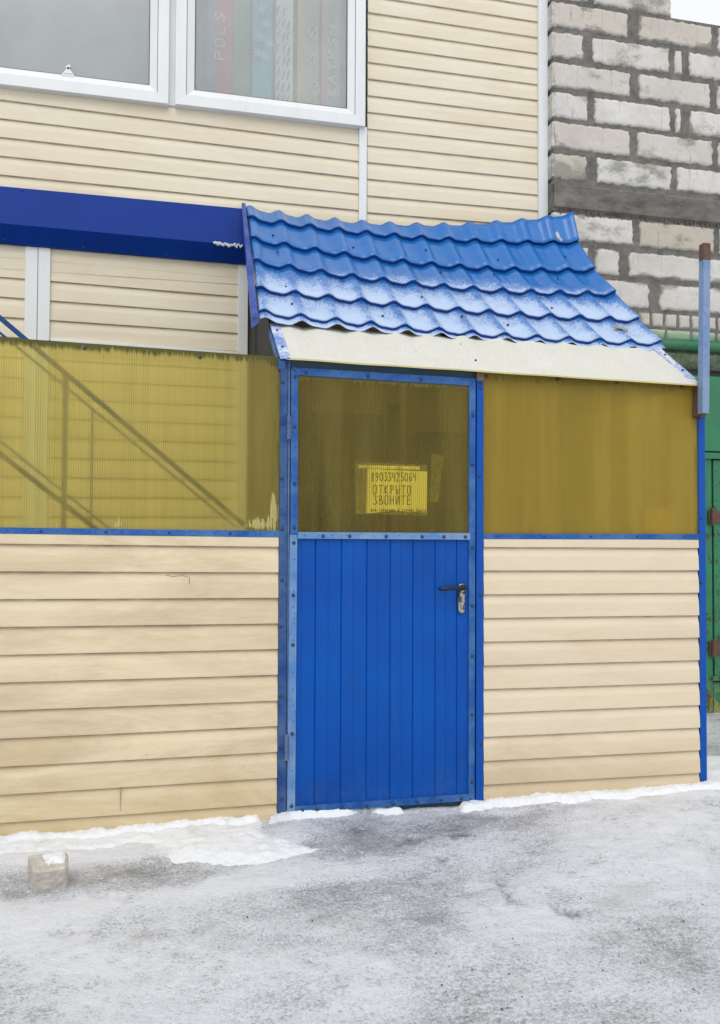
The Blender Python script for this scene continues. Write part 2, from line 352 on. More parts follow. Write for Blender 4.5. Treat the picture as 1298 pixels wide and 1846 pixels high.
def m_ground():
    n = NT('trodden snow over ice')
    big = n.noise(1.5, 6, .6, n.map((1, 1.6, 1))); mid = n.noise(9, 6, .65, n.map((1, 1.5, 1))); fine = n.noise(70, 5, .75); gr = n.noise(230, 3, .8); grit = n.vor(75)
    t = n.m('ADD', n.m('ADD', n.m('MULTIPLY', n.attr('tone'), .42), n.m('MULTIPLY', n.m('SUBTRACT', big, .5), 1.0)), n.m('MULTIPLY', n.m('SUBTRACT', mid, .5), .8))
    f2 = n.noise(120, 5, .8, n.map((1, 1.3, 1)))
    t = n.m('ADD', t, n.m('MULTIPLY', n.m('SUBTRACT', fine, .5), 1.5))
    t = n.m('ADD', t, n.m('MULTIPLY', n.m('SUBTRACT', f2, .5), 2.2))
    pr = n.m('MULTIPLY', n.attr('print'), n.rng(fine, .42, .56, .1, .8))
    t = n.m('SUBTRACT', t, pr)
    c = n.mix(n.rng(t, -.52, .12), (.33, .335, .35), (.85, .875, .93))
    fl1 = n.noise(46, 4, .75, n.map((1, 1.5, 1))); fl2 = n.noise(105, 3, .8, n.map((1, 1.4, 1), (0, 0, 0), (3, 3, 3)))
    dens = n.rng(n.m('ADD', big, n.m('MULTIPLY', mid, .8)), .70, 1.10, .085, -.01)       # thin snow: more dark flecks
    c = n.mix(n.m('MULTIPLY', n.rng(n.m('ADD', fl1, dens), .64, .70), .62), c, (.20, .195, .19))
    c = n.mix(n.m('MULTIPLY', n.rng(n.m('ADD', fl2, dens), .66, .71), .7), c, (.15, .145, .14))
    c = n.mix(n.m('MULTIPLY', n.rng(n.m('SUBTRACT', 1.0, fl1), .60, .68), .6), c, (.92, .93, .95))
    c = n.mix(n.rng(t, -1.2, -.62, .6, 0), c, (.11, .107, .10))
    wp = n.m('ADD', n.m('MULTIPLY', n.attr('tone'), .62), n.m('MULTIPLY', n.m('SUBTRACT', n.noise(13, 6, .7), .5), 1.7))
    c = n.mix(n.rng(wp, .16, .48, 0, .92), c, (.90, .92, .96))
    sand = n.noise(2.3, 5, .6, n.map((1, 1.4, 1), (0, 0, 0), (4, 2, 0)))
    c = n.mix(n.rng(sand, .58, .74, 0, .35), c, (.42, .385, .32))
    c = n.mix(n.m('MULTIPLY', n.rng(grit, .0, .10, .8, 0), n.rng(mid, .5, .6)), c, (.09, .085, .08))
    h = n.m('ADD', n.m('MULTIPLY', fine, .7), n.m('ADD', n.m('MULTIPLY', mid, 1.3), n.m('MULTIPLY', gr, .35)))
    return n.done(n.pbr(c, n.rng(t, -.3, .2, .42, .85), 0, n.bump(h, 1.0, .016), .35))
g = mb.build('ground', m_ground(), smooth=True, kind='structure', attr={'tone': tone, 'print': prn})

# ---------------------------------------------------------------- siding sheets (lap profile)
PROF = [(0, -.0135), (.05, -.0138), (.30, -.0125), (.58, -.0105), (.66, -.0085), (.74, -.0055), (.84, -.0025), (1, -.0008)]
def siding(name, mat, parent, zl, zr, xl, xr, kb, kt, Y, clip=None, seg=26, ps=None):
    ps = ps or (.72 if Y > 1 else .9)
    """zl/zr: height of lap line k at xl/xr as (a, p): z = a + p*k ; lines from kb to kt (floats)"""
    mb = MB(); fa = []
    rows = []; k = math.floor(kb)
    while k < kt:
        for j, (f, y) in enumerate(PROF):
            rows.append((k + f, y, f))
        k += 1
        rows.append((k, PROF[-1][1], 1.0))
    rs = [r for r in rows if kb <= r[0] <= kt]
    def yat(kk):
        f = kk - math.floor(kk)
        for (a, ya), (b, yb) in zip(PROF, PROF[1:]):
            if a <= f <= b: return ya + (yb - ya) * (f - a) / (b - a)
    if rs[0][0] > kb + 1e-4: rs = [(kb, yat(kb), kb % 1)] + rs
    if rs[-1][0] < kt - 1e-4: rs.append((kt, yat(kt), kt % 1))
    for kk, y, f in rs:
        bd = math.floor(kk - 1e-6 if f == 1.0 else kk)
        for i in range(seg + 1):
            x = xl + (xr - xl) * i / seg; u = i / seg
            z = (zl[0] + zl[1] * kk) * (1 - u) + (zr[0] + zr[1] * kk) * u
            wob = .0016 * noise.noise(Vector((x * 2.1, bd * 3.7, Y))) * (1.2 - f)
            z += .0011 * noise.noise(Vector((x * 1.7, bd * 5.1 + 9, Y)))
            mb.v.append((x, Y + y * ps + wob, z)); fa.append(f)
    n = seg + 1
    for r in range(len(rs) - 1):
        for i in range(seg):
            mb.f.append((r * n + i, r * n + i + 1, (r + 1) * n + i + 1, (r + 1) * n + i)); mb.m.append(0)
    return mb.build(name, mat, parent, attr={'f': fa})
def lapfit(px, ys, Y):
    """least squares z = a + p*k, k growing upward from the last measured line"""
    pts = [at(px, y, Y=Y) for y in ys]; n = len(pts); ks = [n - 1 - i for i in range(n)]; zs = [p.z for p in pts]
    mk = sum(ks) / n; mz = sum(zs) / n; p = sum((k - mk) * (z - mz) for k, z in zip(ks, zs)) / sum((k - mk) ** 2 for k in ks)
    return (mz - p * mk, p), pts[n // 2].x
def ext(za, xa, zb, xb, x):
    u = (x - xa) / (xb - xa); return (za[0] + (zb[0] - za[0]) * u, za[1] + (zb[1] - za[1]) * u)

# ================================================================ MAIN BUILDING
bld = thing('building', 'two storey building clad in cream horizontal siding with white plastic windows', 'building', (0, D, 0))
WB = .0   # wall slab set behind the cladding
mb = MB(); mb.box(-3.2, 2.43, D + .02, D + .25, -.1, 4.0); mb.box(1.13, 2.43, D + .0201, D + .25, 4.0, 6.0); mb.box(-3.2, 2.43, D + .02, D + .25, 5.45, 6.2)
mb.build('wall', VOID, bld)
# upper right sheet
(a, xa), (b, xb) = lapfit(662, [113, 142.4, 172.9, 202.5, 231.6, 262.4, 292.6, 323.4, 353.6], D), lapfit(970, [153.2, 182.6, 209.4, 238.7, 265.8, 294.9, 322.3, 352.2, 381.6], D)
siding('siding', SID_W, bld, a, b, xa, xb, -8, 21, D)
# upper left sheet, under the window
(c, xc), (d, xd) = lapfit(0, [214, 248, 281.5, 315.5], D), lapfit(646, [291, 321, 349.5, 380], D)
XL = -3.1
siding('siding', SID_W, bld, ext(c, xc, d, xd, XL), d, XL, xd, -5, 5.6, D, seg=40)
siding('siding', SID_W, bld, (5.4, .114), (5.4, .114), XL, 1.13, 0, 6, D)
# lower sheets seen over and through the yellow screen
(e, xe), (f_, xf) = lapfit(90.6, [472.3, 506.4, 542.2, 577.4], D), lapfit(429, [502.7, 534.8, 567, 601.4], D)
siding('siding', SID_W, bld, e, f_, xe, xf, -20, 4.6, D)
xw = at(46, 500, Y=D).x
siding('siding', SID_W, bld, ext(e, xe, f_, xf, XL), ext(e, xe, f_, xf, xw), XL, xw, -20, 4.6, D)
# white corner strips between the sheets
def vstrip(name, pxs, Yf, dep, z0, z1, par, mat=WHITE, bevel=.003):
    (xa0, xb0), yref = pxs; m = MB(); l = at(xa0, yref, Y=Yf).x; r = at(xb0, yref, Y=Yf).x
    m.box(l, r, Yf, Yf + dep, z0, z1); return m.build(name, mat, par, bevel)
vstrip('trim', ((45, 67.5), 500), D - .022, .03, 0, 3.06, bld); vstrip('trim', ((68.5, 90.5), 500), D - .024, .032, 0, 3.06, bld)
vstrip('trim', ((430, 447.5), 500), D - .022, .03, 0, 3.06, bld)
m = MB(); zt = at(648, 230, Y=D).z
m.box(at(647.5, 300, Y=D - .02).x, at(661.5, 300, Y=D - .02).x, D - .022, D + .01, 2.3, zt - .002); m.build('trim', WHITE, bld, .003)
vstrip('corner_trim', ((971.5, 988), 200), D - .03, .08, 1.8, 6.2, bld)
m = MB(); m.quad([(91, 618), (430, 642), (430, 634), (91, 609.5)], D - .026, .03); m.build('ledge', WHITE, bld, .002)
# folded blue flashing over the ground floor
fl = MB()
def flash(x0, x1, off):
    a0, a1 = 1.46, .13
    Yt, Ym, Yb = D - .018 - off, D - .105 - off, D - .040 - off
    def ln(pA, pB, Y):
        A = at(*pA, Y=Y); B = at(*pB, Y=Y)
        return lambda x: A.z + (B.z - A.z) * (x - A.x) / (B.x - A.x)
    t = ln((0, 335.5), (436, 376), Yt); mdl = ln((0, 402), (440, 443), Ym); bo = ln((0, 437), (440, 475), Yb)
    n = 14
    for i in range(n):
        xa = x0 + (x1 - x0) * i / n; xb = x0 + (x1 - x0) * (i + 1) / n
        wv = lambda x: .002 * noise.noise(Vector((x * 2.5, 1, 1)))
        q = lambda x: [(x, Yt, t(x)), (x, Ym + wv(x), mdl(x)), (x, Yb + wv(x + 2), bo(x)), (x, D - .02, bo(x) - .002)]
        A, B = q(xa), q(xb)
        for k in range(3): fl.add([A[k + 1], B[k + 1], B[k], A[k]], [(0, 1, 2, 3)])
xr_ = at(444, 420, Y=D - .07).x
xs_ = at(20, 380, Y=D - .1).x
flash(-3.1, xs_ + .02, 0); flash(xs_, xr_, .003)
o = fl.build('flashing', FLASH, bld); sm = o.modifiers.new('s', 'SOLIDIFY'); sm.thickness = .0015
bolts('screw', [(at(px, py, Y=D - .055 if py > 400 else D - .03), (0, -1, 0), .006, .004) for px, py in [(40, 343), (8, 432), (52, 433), (150, 446), (300, 459)]], BOLT, bld)

# PVC windows
def window(name, x0, x1, z0, z1, glass_x, lab):
    """x0,x1: outer sash; z0 bottom"""
    t = bpy.data.objects.new(name, None); C.objects.link(t); t.location = ((x0 + x1) / 2, D, z0); t.matrix_world = Matrix.Translation(t.location)
    t.parent = bld; t.matrix_parent_inverse = bld.matrix_world.inverted(); t['label'] = lab
    def ring(mb, a, b, c, d, w, yf0, yf1):
        # mitred frame, front slopes from yf0 (outer) to yf1 (inner)
        O = [(a, c), (b, c), (b, d), (a, d)]; I = [(a + w, c + w), (b - w, c + w), (b - w, d - w), (a + w, d - w)]
        for k in range(4):
            o0, o1, i1, i0 = O[k], O[(k + 1) % 4], I[(k + 1) % 4], I[k]
            mb.add([(o0[0], yf0, o0[1]), (o1[0], yf0, o1[1]), (i1[0], yf1, i1[1]), (i0[0], yf1, i0[1]),
                    (o0[0], D + .03, o0[1]), (o1[0], D + .03, o1[1]), (i1[0], D + .03, i1[1]), (i0[0], D + .03, i0[1])],
                   [(0, 1, 2, 3), (0, 4, 5, 1), (3, 2, 6, 7)])
    m1 = MB(); ring(m1, x0, x1, z0, z1, .068, D - .052, D - .050); m1.build('frame', WHITE, t, .002)
    m2 = MB(); ring(m2, x0 + .071, x1 - .071, z0 + .071, z1 - .071, .048, D - .044, D - .024); m2.build('bead', WHITE, t, .0015)
    m3 = MB(); ring(m3, x0 + .117, x1 - .117, z0 + .117, z1 - .117, .006, D - .0235, D - .022); m3.build('gasket', BLACK, t)
    m4 = MB(); m4.box(x0 + .12, x1 - .12, D - .016, D - .010, z0 + .12, z1 - .12); m4.build('pane', GLASS, t)
    return t
def m_glass():
    n = NT('misted window glass'); a = n.noise(.9, 5, .55); b = n.noise(5, 4, .6)
    tr = n.n('ShaderNodeBsdfTransparent'); tr.inputs[0].default_value = (.92, .94, .94, 1)
    c = n.mix(n.rng(a, .35, .65), (.50, .53, .54), (.62, .64, .61))
    df = n.n('ShaderNodeBsdfDiffuse'); n.set(df.inputs[0], c)
    m1 = n.n('ShaderNodeMixShader'); n.set(m1.inputs[0], n.rng(b, .3, .7, .25, .33)); n.t.links.new(tr.outputs[0], m1.inputs[1]); n.t.links.new(df.outputs[0], m1.inputs[2])
    gl = n.n('ShaderNodeBsdfGlossy'); gl.inputs['Roughness'].default_value = .12
    m2 = n.n('ShaderNodeMixShader'); m2.inputs[0].default_value = .10; n.t.links.new(m1.outputs[0], m2.inputs[1]); n.t.links.new(gl.outputs[0], m2.inputs[2])
    return n.done(m2.outputs[0])
GLASS = m_glass()
YW = D - .052
zb1 = at(316, 187, Y=YW).z; xA0 = at(316, 150, Y=YW).x; xA1 = at(659, 150, Y=YW).x
window('window', xA0, xA1, zb1, 5.4, None, 'white plastic window with hanging scarves behind the pane')
xB1 = at(304, 150, Y=YW).x; zb0 = at(304, 187, Y=YW).z
window('window', -2.6, xB1, zb0, 5.4, None, 'white plastic window with an empty misted pane')
m = MB(); m.box(xB1 - .005, xA0 + .005, D - .012, D + .03, zb0 + .012, 5.4); m.build('mullion', WHITE, bld, .002)
m = MB(); m.box(-2.6, xA1, D + .26, D + .27, 3.9, 5.5); m.build('curtain', m_plain('pale grey curtain', (.36, .38, .39), .9, 0, .3, 2), bld)
m = MB(); m.box(-2.6, xA1, D + .02, D + .25, 4.0 - .0, 4.004); m.build('window_board', WHITE, bld)
# scarves hanging inside the right window
CL = lambda nm, c: m_plain(nm, c, .9, 0, .25, 30)
YS = D + .045
def scarf(px0, px1, col, lab, edge=None, txt=None, top=5.2, wob=.006, draw=None, pc=(.7, .7, .7)):
    x0 = at(px0, 120, Y=YS).x; x1 = at(px1, 120, Y=YS).x; mb = MB(); zb = 4.02 + random.uniform(0, .0)
    N = 18
    for i in range(N):
        for k in range(3):
            xa = x0 + (x1 - x0) * k / 3; xb = x0 + (x1 - x0) * (k + 1) / 3
            za = zb + (top - zb) * i / N; zc = zb + (top - zb) * (i + 1) / N
            y = lambda x, z: YS + wob * math.sin(x * 60 + z * 2)
            mi = 1 if (edge and k == 0) else 0
            mb.add([(xa, y(xa, za), za), (xb, y(xb, za), za), (xb, y(xb, zc), zc), (xa, y(xa, zc), zc)], [(0, 1, 2, 3)], mi)
    if draw: draw(mb)
    o = mb.build('scarf', [CL('cloth ' + lab[:12], col), CL('edge ' + lab[:12], edge or col), CL('print ' + lab[:12], pc)])
    sd_ = o.modifiers.new('s', 'SOLIDIFY'); sd_.thickness = .003
    tag(o, lab, 'scarf', 'scarves hanging behind the window')
    return o, x0, x1

# ---------------------------------------------------------------- hand lettering
GL = {'0': [[(.5, 1), (.15, .85), (.05, .5), (.15, .12), (.5, 0), (.8, .15), (.88, .5), (.8, .85), (.5, 1)]],
 '2': [[(.05, .8), (.3, 1), (.7, .95), (.78, .7), (.5, .4), (.05, .0), (.85, .03)]],
 '3': [[(.1, .95), (.75, .97), (.4, .58), (.75, .45), (.78, .15), (.45, 0), (.05, .1)]],
 '4': [[(.15, 1), (.1, .5), (.8, .52)], [(.8, 1), (.72, 0)]],
 '5': [[(.85, 1), (.25, .97), (.2, .58), (.65, .55), (.8, .3), (.6, .03), (.1, .05)]],
 '6': [[(.75, 1), (.3, .75), (.1, .3), (.35, 0), (.75, .12), (.7, .42), (.15, .4)]],
 '8': [[(.8, .85), (.45, 1), (.2, .8), (.75, .25), (.5, 0), (.1, .15), (.35, .5), (.8, .85)]],
 '9': [[(.8, .65), (.35, .5), (.15, .75), (.4, 1), (.78, .85), (.7, .3), (.3, 0)]],
 'О': [[(.45, 1), (.12, .95), (.08, .1), (.4, 0), (.75, .1), (.8, .93), (.3, 1)]],
 'Т': [[(0, .97), (.95, 1)], [(.5, 1), (.5, 0)]], 'К': [[(.15, 1), (.15, 0)], [(.8, 1), (.2, .45), (.85, 0)]],
 'Р': [[(.2, 0), (.2, 1), (.7, .95), (.78, .62), (.25, .45)]],
 'Ы': [[(.08, 1), (.1, 0), (.5, .05), (.5, .42), (.1, .5)], [(.85, 1), (.82, 0)]],
 'З': [[(.1, .95), (.7, .97), (.45, .58), (.8, .4), (.75, .1), (.4, 0), (.05, .1)]],
 'В': [[(.2, 0), (.15, 1), (.65, .95), (.65, .65), (.2, .52), (.85, .38), (.8, .08), (.2, 0)]],
 'Н': [[(.12, 1), (.12, 0)], [(.78, 1), (.78, 0)], [(.12, .5), (.78, .53)]],
 'И': [[(.12, 1), (.12, 0), (.8, 1), (.8, 0)]], 'Е': [[(.8, 1), (.15, .97), (.12, 0), (.85, .02)], [(.14, .5), (.7, .52)]],
 'и': [[(.1, 1), (.15, .1), (.45, .1), (.75, 1)], [(.75, 1), (.8, 0)]], 'л': [[(.0, .1), (.3, .9), (.7, 1), (.75, 0)]],
 'с': [[(.8, .9), (.3, 1), (.1, .5), (.3, .05), (.8, .1)]], 'п': [[(.1, 0), (.15, 1), (.75, 1), (.75, 0)]],
 'р': [[(.1, -.5), (.15, 1), (.7, .9), (.7, .2), (.2, .1)]], 'о': [[(.5, 1), (.1, .6), (.2, .05), (.7, .1), (.8, .7), (.4, 1)]],
 'т': [[(.1, 0), (.1, 1), (.45, .9), (.45, 0)], [(.45, .9), (.8, .9), (.8, 0)]], 'е': [[(.1, .5), (.8, .55), (.5, 1), (.1, .6), (.3, 0), (.8, .1)]],
 'в': [[(.2, 0), (.15, 1.3), (.6, 1.2), (.3, .6), (.75, .4), (.3, 0)]], 'д': [[(.1, .0), (.3, 1), (.7, 1), (.75, -.4), (.3, -.4)]],
 'н': [[(.1, 1), (.1, 0)], [(.75, 1), (.75, 0)], [(.1, .5), (.75, .5)]], 'Б': [[(.8, 1.5), (.15, 1.4), (.1, 0), (.7, .05), (.7, .6), (.15, .7)]],
 'к': [[(.1, 1), (.1, 0)], [(.75, 1), (.15, .5), (.8, 0)]],
 'P': [[(.1, 0), (.1, 1), (.75, .95), (.8, .6), (.1, .5)]], 'L': [[(.1, 1), (.1, 0), (.8, 0)]], 'S': [[(.8, .9), (.4, 1), (.1, .75), (.75, .3), (.5, 0), (.1, .1)]],
 'A': [[(0, 0), (.45, 1), (.85, 0)], [(.2, .4), (.7, .4)]], 'B': [[(.1, 0), (.1, 1), (.7, .9), (.1, .52), (.8, .3), (.1, 0)]], 'I': [[(.4, 0), (.4, 1)]], 'T': [[(0, 1), (.9, 1)], [(.45, 1), (.45, 0)]], 'K': [[(.1, 1), (.1, 0)], [(.8, 1), (.15, .5), (.85, 0)]], 'M': [[(.05, 0), (.1, 1), (.45, .4), (.8, 1), (.85, 0)]]}
def write(mb, txt, fn, adv, h, pen, Y, mi=0):
    """fn(u,v): writing coords -> (x,z)"""
    u = 0
    for ch in txt:
        if ch != ' ':
            j = random.uniform(-.03, .03)
            for st in GL.get('О' if ch == 'O' else ch, []):
                mb.ribbon([fn(u + (a + j) * adv * .8, (b + j * .5) * h) for a, b in st], pen, Y, mi=mi)
        u += adv

zt_ = at(393, 110, Y=YS).z
scarf(373, 419, (.60, .06, .09), 'pale red scarf with white upright letters in the window', edge=(.15, .2, .4), pc=(.7, .6, .6),
      draw=lambda mb: write(mb, 'POLS', lambda u, v: (at(404, 105, Y=YS).x - v, zt_ + u), .085, .06, .012, YS - .014, 2))
scarf(421, 449, (.16, .27, .2), 'grey green scarf hanging right of the red one')
def stars(mb):
    for k, (px, py) in enumerate([(464, 97), (477, 104), (468, 70), (480, 45), (472, 20), (485, 80)]):
        c_ = at(px, py, Y=YS)
        for a in range(3):
            an = a * 1.05 + k; mb.ribbon([(c_.x - .03 * math.cos(an), c_.z - .03 * math.sin(an)), (c_.x + .03 * math.cos(an), c_.z + .03 * math.sin(an))], .012, YS - .012, mi=2)
scarf(455, 490, (.04, .42, .58), 'pale turquoise scarf with white stars in the window', draw=stars, pc=(.6, .7, .74))
def smallprint(mb):
    for k in range(26):
        px = 500 + (k % 3) * 9; z = 4.04 + (k // 3) * .085 + random.uniform(0, .02); x = at(px, 100, Y=YS).x
        mb.ribbon([(x, z), (x + random.uniform(-.008, .012), z + .03), (x + .012, z + .055)], .010, YS - .012, mi=2)
scarf(497, 528, (.80, .82, .80), 'white scarf with small dark print in the window', draw=smallprint, pc=(.35, .37, .4))
def loops(mb):
    for px, py in [(560, 105), (567, 160), (564, 60)]:
        c_ = at(px, py, Y=YS); mb.ribbon([(c_.x + .03 * math.cos(a * .7), c_.z + .045 * math.sin(a * .7)) for a in range(10)], .009, YS - .012, mi=2)
        mb.ribbon([(c_.x - .02, c_.z - .03), (c_.x + .02, c_.z + .03)], .008, YS - .012, mi=2)
scarf(536, 575, (.46, .38, .30), 'beige scarf with yellow edge in the window', edge=(.60, .50, .15), draw=loops, pc=(.65, .62, .58))
zq_ = at(595, 175, Y=YS).z
scarf(580, 613, (.33, .37, .34), 'grey scarf with large white upright letters by window edge', edge=(.62, .3, .3), pc=(.62, .66, .63),
      draw=lambda mb: write(mb, 'BATKSM', lambda u, v: (at(606, 105, Y=YS).x - v, zq_ + u), .085, .055, .011, YS - .013, 2))
# small lace triangle on the left pane
mb = MB(); A, B, T = at(111, 136, Y=D - .03), at(134, 139, Y=D - .03), at(123, 121, Y=D - .03)
for k in range(6):
    u = k / 5; b_ = A.lerp(B, u); mb.ribbon([(b_.x, b_.z), (T.x, T.z)], .006, D - .03, .002)
for v_ in (.1, .4, .7): p, q_ = A.lerp(T, v_), B.lerp(T, v_); mb.ribbon([(p.x, p.z), (q_.x, q_.z)], .008, D - .031, .002)
mb.ribbon([(T.x - .008, T.z), (T.x + .008, T.z + .01)], .014, D - .03, .002)
tag(mb.build('ornament', m_plain('white lace', (.8, .8, .78), .8)), 'small white lace triangle standing on the bottom bead of the left window', 'ornament')

# ================================================================ YELLOW SCREEN (left) and PORCH
LEFTL = [979.8, 1029.8, 1078.9, 1129.3, 1179.5, 1229.6, 1279.8, 1330.5, 1380, 1431.5, 1480.8]
LEFTR = [986.1, 1031.6, 1077.1, 1123.5, 1168, 1214.8, 1260.9, 1307, 1353.4, 1400.4, 1446.5]
scr = thing('screen_fence', 'low cream siding fence topped with a yellow ribbed plastic sheet left of the door', 'fence', (-1, 0, 0))
(c, xc), (d, xd) = lapfit(0, LEFTL, 0), lapfit(504, LEFTR, 0)
xl = -3.0
jm = MB(); pj = at(217, 1440, Y=-.016); jm.box(pj.x, pj.x + .0015, -.0185, -.010, pj.z - .052, pj.z + .05); jm.build('joint', m_plain('dark joint', (.30, .23, .14)), scr)
siding('siding', SID_F, scr, ext(c, xc, d, xd, xl), d, xl, at(501, 1200, Y=-.02).x, -.87, 10.42, -.004, seg=46)
ZT = at(300, 628, Y=0).z
def sheet(name, mat, parent, pts, Y, th=.008, nxs=24, nzs=24, peel=()):
    bl, br, tr, tl = [at(*p, Y=Y) for p in pts]; mb = MB(); ed = []; pe = []
    for s_ in (0, 1):
        for j in range(nzs + 1):
            for i in range(nxs + 1):
                u, v = i / nxs, j / nzs
                p = (bl.lerp(br, u)).lerp(tl.lerp(tr, u), v); mb.v.append((p.x, p.y + s_ * th, p.z))
                e = max(0, 1 - (1 - v) * nzs / 2.2) ** .8 * 1.0 + .8 * max(0, 1 - (1 - u) * 26) ; ed.append(min(1, e * .8))
                w_ = 0
                for (qx, qy, rx, ry) in peel:
                    q = at(qx, qy, Y=Y); w_ = max(w_, math.exp(-((p.x - q.x) / rx) ** 2 - ((p.z - q.z) / ry) ** 2))
                pe.append(w_ * .8)
    n = nxs + 1; N = n * (nzs + 1)
    for s_ in (0, 1):
        for j in range(nzs):
            for i in range(nxs):
                q = (s_ * N + j * n + i, s_ * N + j * n + i + 1, s_ * N + (j + 1) * n + i + 1, s_ * N + (j + 1) * n + i)
                mb.f.append(q if not s_ else q[::-1]); mb.m.append(0)
    for i in range(nxs):
        a = nzs * n + i; mb.f.append((a, a + 1, N + a + 1, N + a)); mb.m.append(0)
        a = i; mb.f.append((a + 1, a, N + a, N + a + 1)); mb.m.append(0)
    return mb.build(name, mat, parent, attr={'edge': ed, 'peel': pe})
sheet('plastic_sheet', POLY_L, scr, [(-420, 958), (507, 958), (507, 643.5), (-420, 578)], -.006, nxs=60, nzs=30,
      peel=[(470, 945, .09, .035), (494, 925, .03, .13), (108, 950, .015, .02), (212, 945, .03, .03)])
mb = MB(); mb.quad([(-420, 948), (507, 969), (507, 956), (-420, 938)], -.016, .012)
mb = MB(); A = at(-420, 960, Y=-.016); zr0, zr1 = at(0, 962.5, Y=-.016).z, at(0, 950.5, Y=-.016).z; zq0, zq1 = at(507, 969, Y=-.016).z, at(507, 957, Y=-.016).z
X0, X1 = at(0, 957, Y=-.016).x, at(507, 962, Y=-.016).x
zz = lambda x, a, b: a + (b - a) * (x - X0) / (X1 - X0)
mb.hexa([(xl, -.016, zz(xl, zr0, zq0)), (X1, -.016, zq0), (X1, -.016, zq1), (xl, -.016, zz(xl, zr1, zq1)), (xl, -.005, zz(xl, zr0, zq0)), (X1, -.005, zq0), (X1, -.005, zq1), (xl, -.005, zz(xl, zr1, zq1))])
x = xl; k = 0
while x < X1 - .02:
    z = (zz(x, zr0, zq0) + zz(x, zr1, zq1)) / 2; mb.bolt((x, -.016, z), r=.0068 if k % 4 == 0 else .0033, h=.005 if k % 4 == 0 else .002); x += .066; k += 1
mb.build('rail', [BLUE_M, BOLT], scr, .001)
bolts('bolt', [(at(px, py, Y=-.007), (0, -1, 0), .009, .005) for px, py in [(152, 628), (361, 644), (-60, 612)]], BOLT, scr)
mb = MB(); mb.box(xl, at(506, 640, Y=.01).x, .004, .034, 1.262, 1.292); mb.box(xl, at(506, 640, Y=.01).x, .004, .034, -.0, .03)
mb.box(xl, xl + .04, .004, .044, 0, 2.09); mb.build('frame', BLUE_D, scr, .002)
mb = MB(); A, B = at(312, 1041, Y=-.02), at(342, 1047, Y=-.02)
mb.tube([(A.x - .03, -.021, A.z + .01), (A.x, -.022, A.z + .004), (A.x + .04, -.0215, A.z + .008), (A.x + .07, -.022, A.z + .0), (B.x, -.021, B.z - .002), (B.x - .002, -.021, B.z - .014)], .0011, 6)
tag(mb.build('twig', m_plain('dry twig', (.05, .035, .02), .8)), 'thin curved twig stuck to the cream siding of the left fence', 'twig')

# ---------------- porch
por = thing('porch', 'blue framed entrance porch with siding, yellow glazing, blue door and tiled metal roof', 'porch', (1.45, .7, 0))
RL = [985, 1029, 1070, 1114, 1155.5, 1199, 1241, 1284.6, 1327, 1370, 1412.5]
RR = [987.7, 1028.4, 1068, 1108, 1148.6, 1188.5, 1228.4, 1270, 1310, 1350.8, 1391.8]
(a, xa), (b, xb) = lapfit(872, RL, 0), lapfit(1259, RR, 0)
siding('siding', SID_R, por, a, ext(a, xa, b, xb, at(1261, 1200, Y=-.015).x), at(871.5, 1200, Y=-.01).x, at(1261, 1200, Y=-.015).x, -.66, 10.36, -.004, seg=22)
sheet('plastic_sheet', POLY_R, por, [(870, 968), (1260, 970), (1260, 690), (870, 668)], -.004, nxs=24, nzs=24, peel=[(1252, 800, .006, .35)])
mb = MB(); mb.quad([(872, 972), (1260, 973), (1260, 963), (872, 962)], -.016, .012)
for i in range(19):
    p = at(876 + i * 21, 967 + i * .02, Y=-.016); mb.bolt(p, r=.006 if i % 4 == 1 else .0032, h=.004 if i % 4 == 1 else .002)
mb.build('rail', [BLUE_M, BOLT], por, .001)
bolts('bolt', [(at(px, py, Y=-.005), (0, -1, 0), .009, .006) for px, py in [(877, 679), (1005, 684), (1112, 690), (1229, 698)]], m_plain('rusty bolt', (.10, .05, .03), .7), por)
# posts
def post(px, Y, dep, mat, bolts, small=True):
    mb = MB(); mb.quad(px, Y, dep); bl, br, tr, tl = [at(*p, Y=Y) for p in px]
    if small:
        for k in range(26):
            v = (k + .5) / 26; p = bl.lerp(br, .36).lerp(tl.lerp(tr, .36), v); mb.bolt(p, r=.0028, h=.0015)
    for v, u in bolts:
        p = bl.lerp(br, u).lerp(tl.lerp(tr, u), v); mb.bolt(p, r=.0085, h=.006)
    return mb.build('post', [mat, BOLT], por, .002)
post([(500, 1484), (515, 1480), (519, 648), (506, 648)], -.018, .05, BLUE_D, [(.05, .5), (.16, .4), (.27, .3), (.42, .3), (.52, .4), (.63, .35), (.74, .3), (.86, .35), (.95, .3)])
mb = MB(); mb.quad([(516, 1478), (518.5, 1478), (523, 650), (519.8, 650)], -.002, .03); mb.build('door_jamb', BLUE_L, por)
post([(858, 1446), (872, 1443), (872, 676), (860, 676)], -.014, .05, BLUE_P, [(.13, .75), (.48, .6), (.76, .4), (.97, .5)], False)
post([(1263, 1426), (1275, 1428), (1271, 745), (1259, 745)], -.012, .055, BLUE_P, [(.03, .4), (.55, .3), (.72, .3)], False)
mb = MB(); mb.quad([(1259, 755), (1269, 755), (1269, 688), (1259, 688)], -.008, .05); mb.build('post', m_plain('rusty steel', (.10, .06, .045), .8, 0, .6), por)
# lintel, the shade of its recess put into a greyer blue
mb = MB(); mb.quad([(521, 661), (860, 682), (860, 668), (520, 646)], .012, .04); mb.build('lintel', m_paint('shaded grey blue lintel paint', c8(70, 95, 115), c8(60, 80, 95), .5, .2), por, .002)
mb = MB(); mb.quad([(860, 686), (873, 686), (873, 671), (860, 671)], -.018, .01)
mb.bolt(at(867, 690, Y=-.02), r=.006); mb.build('bracket', [m_plain('rusty bracket', (.22, .17, .09), .7, 0, .6), BOLT], por)
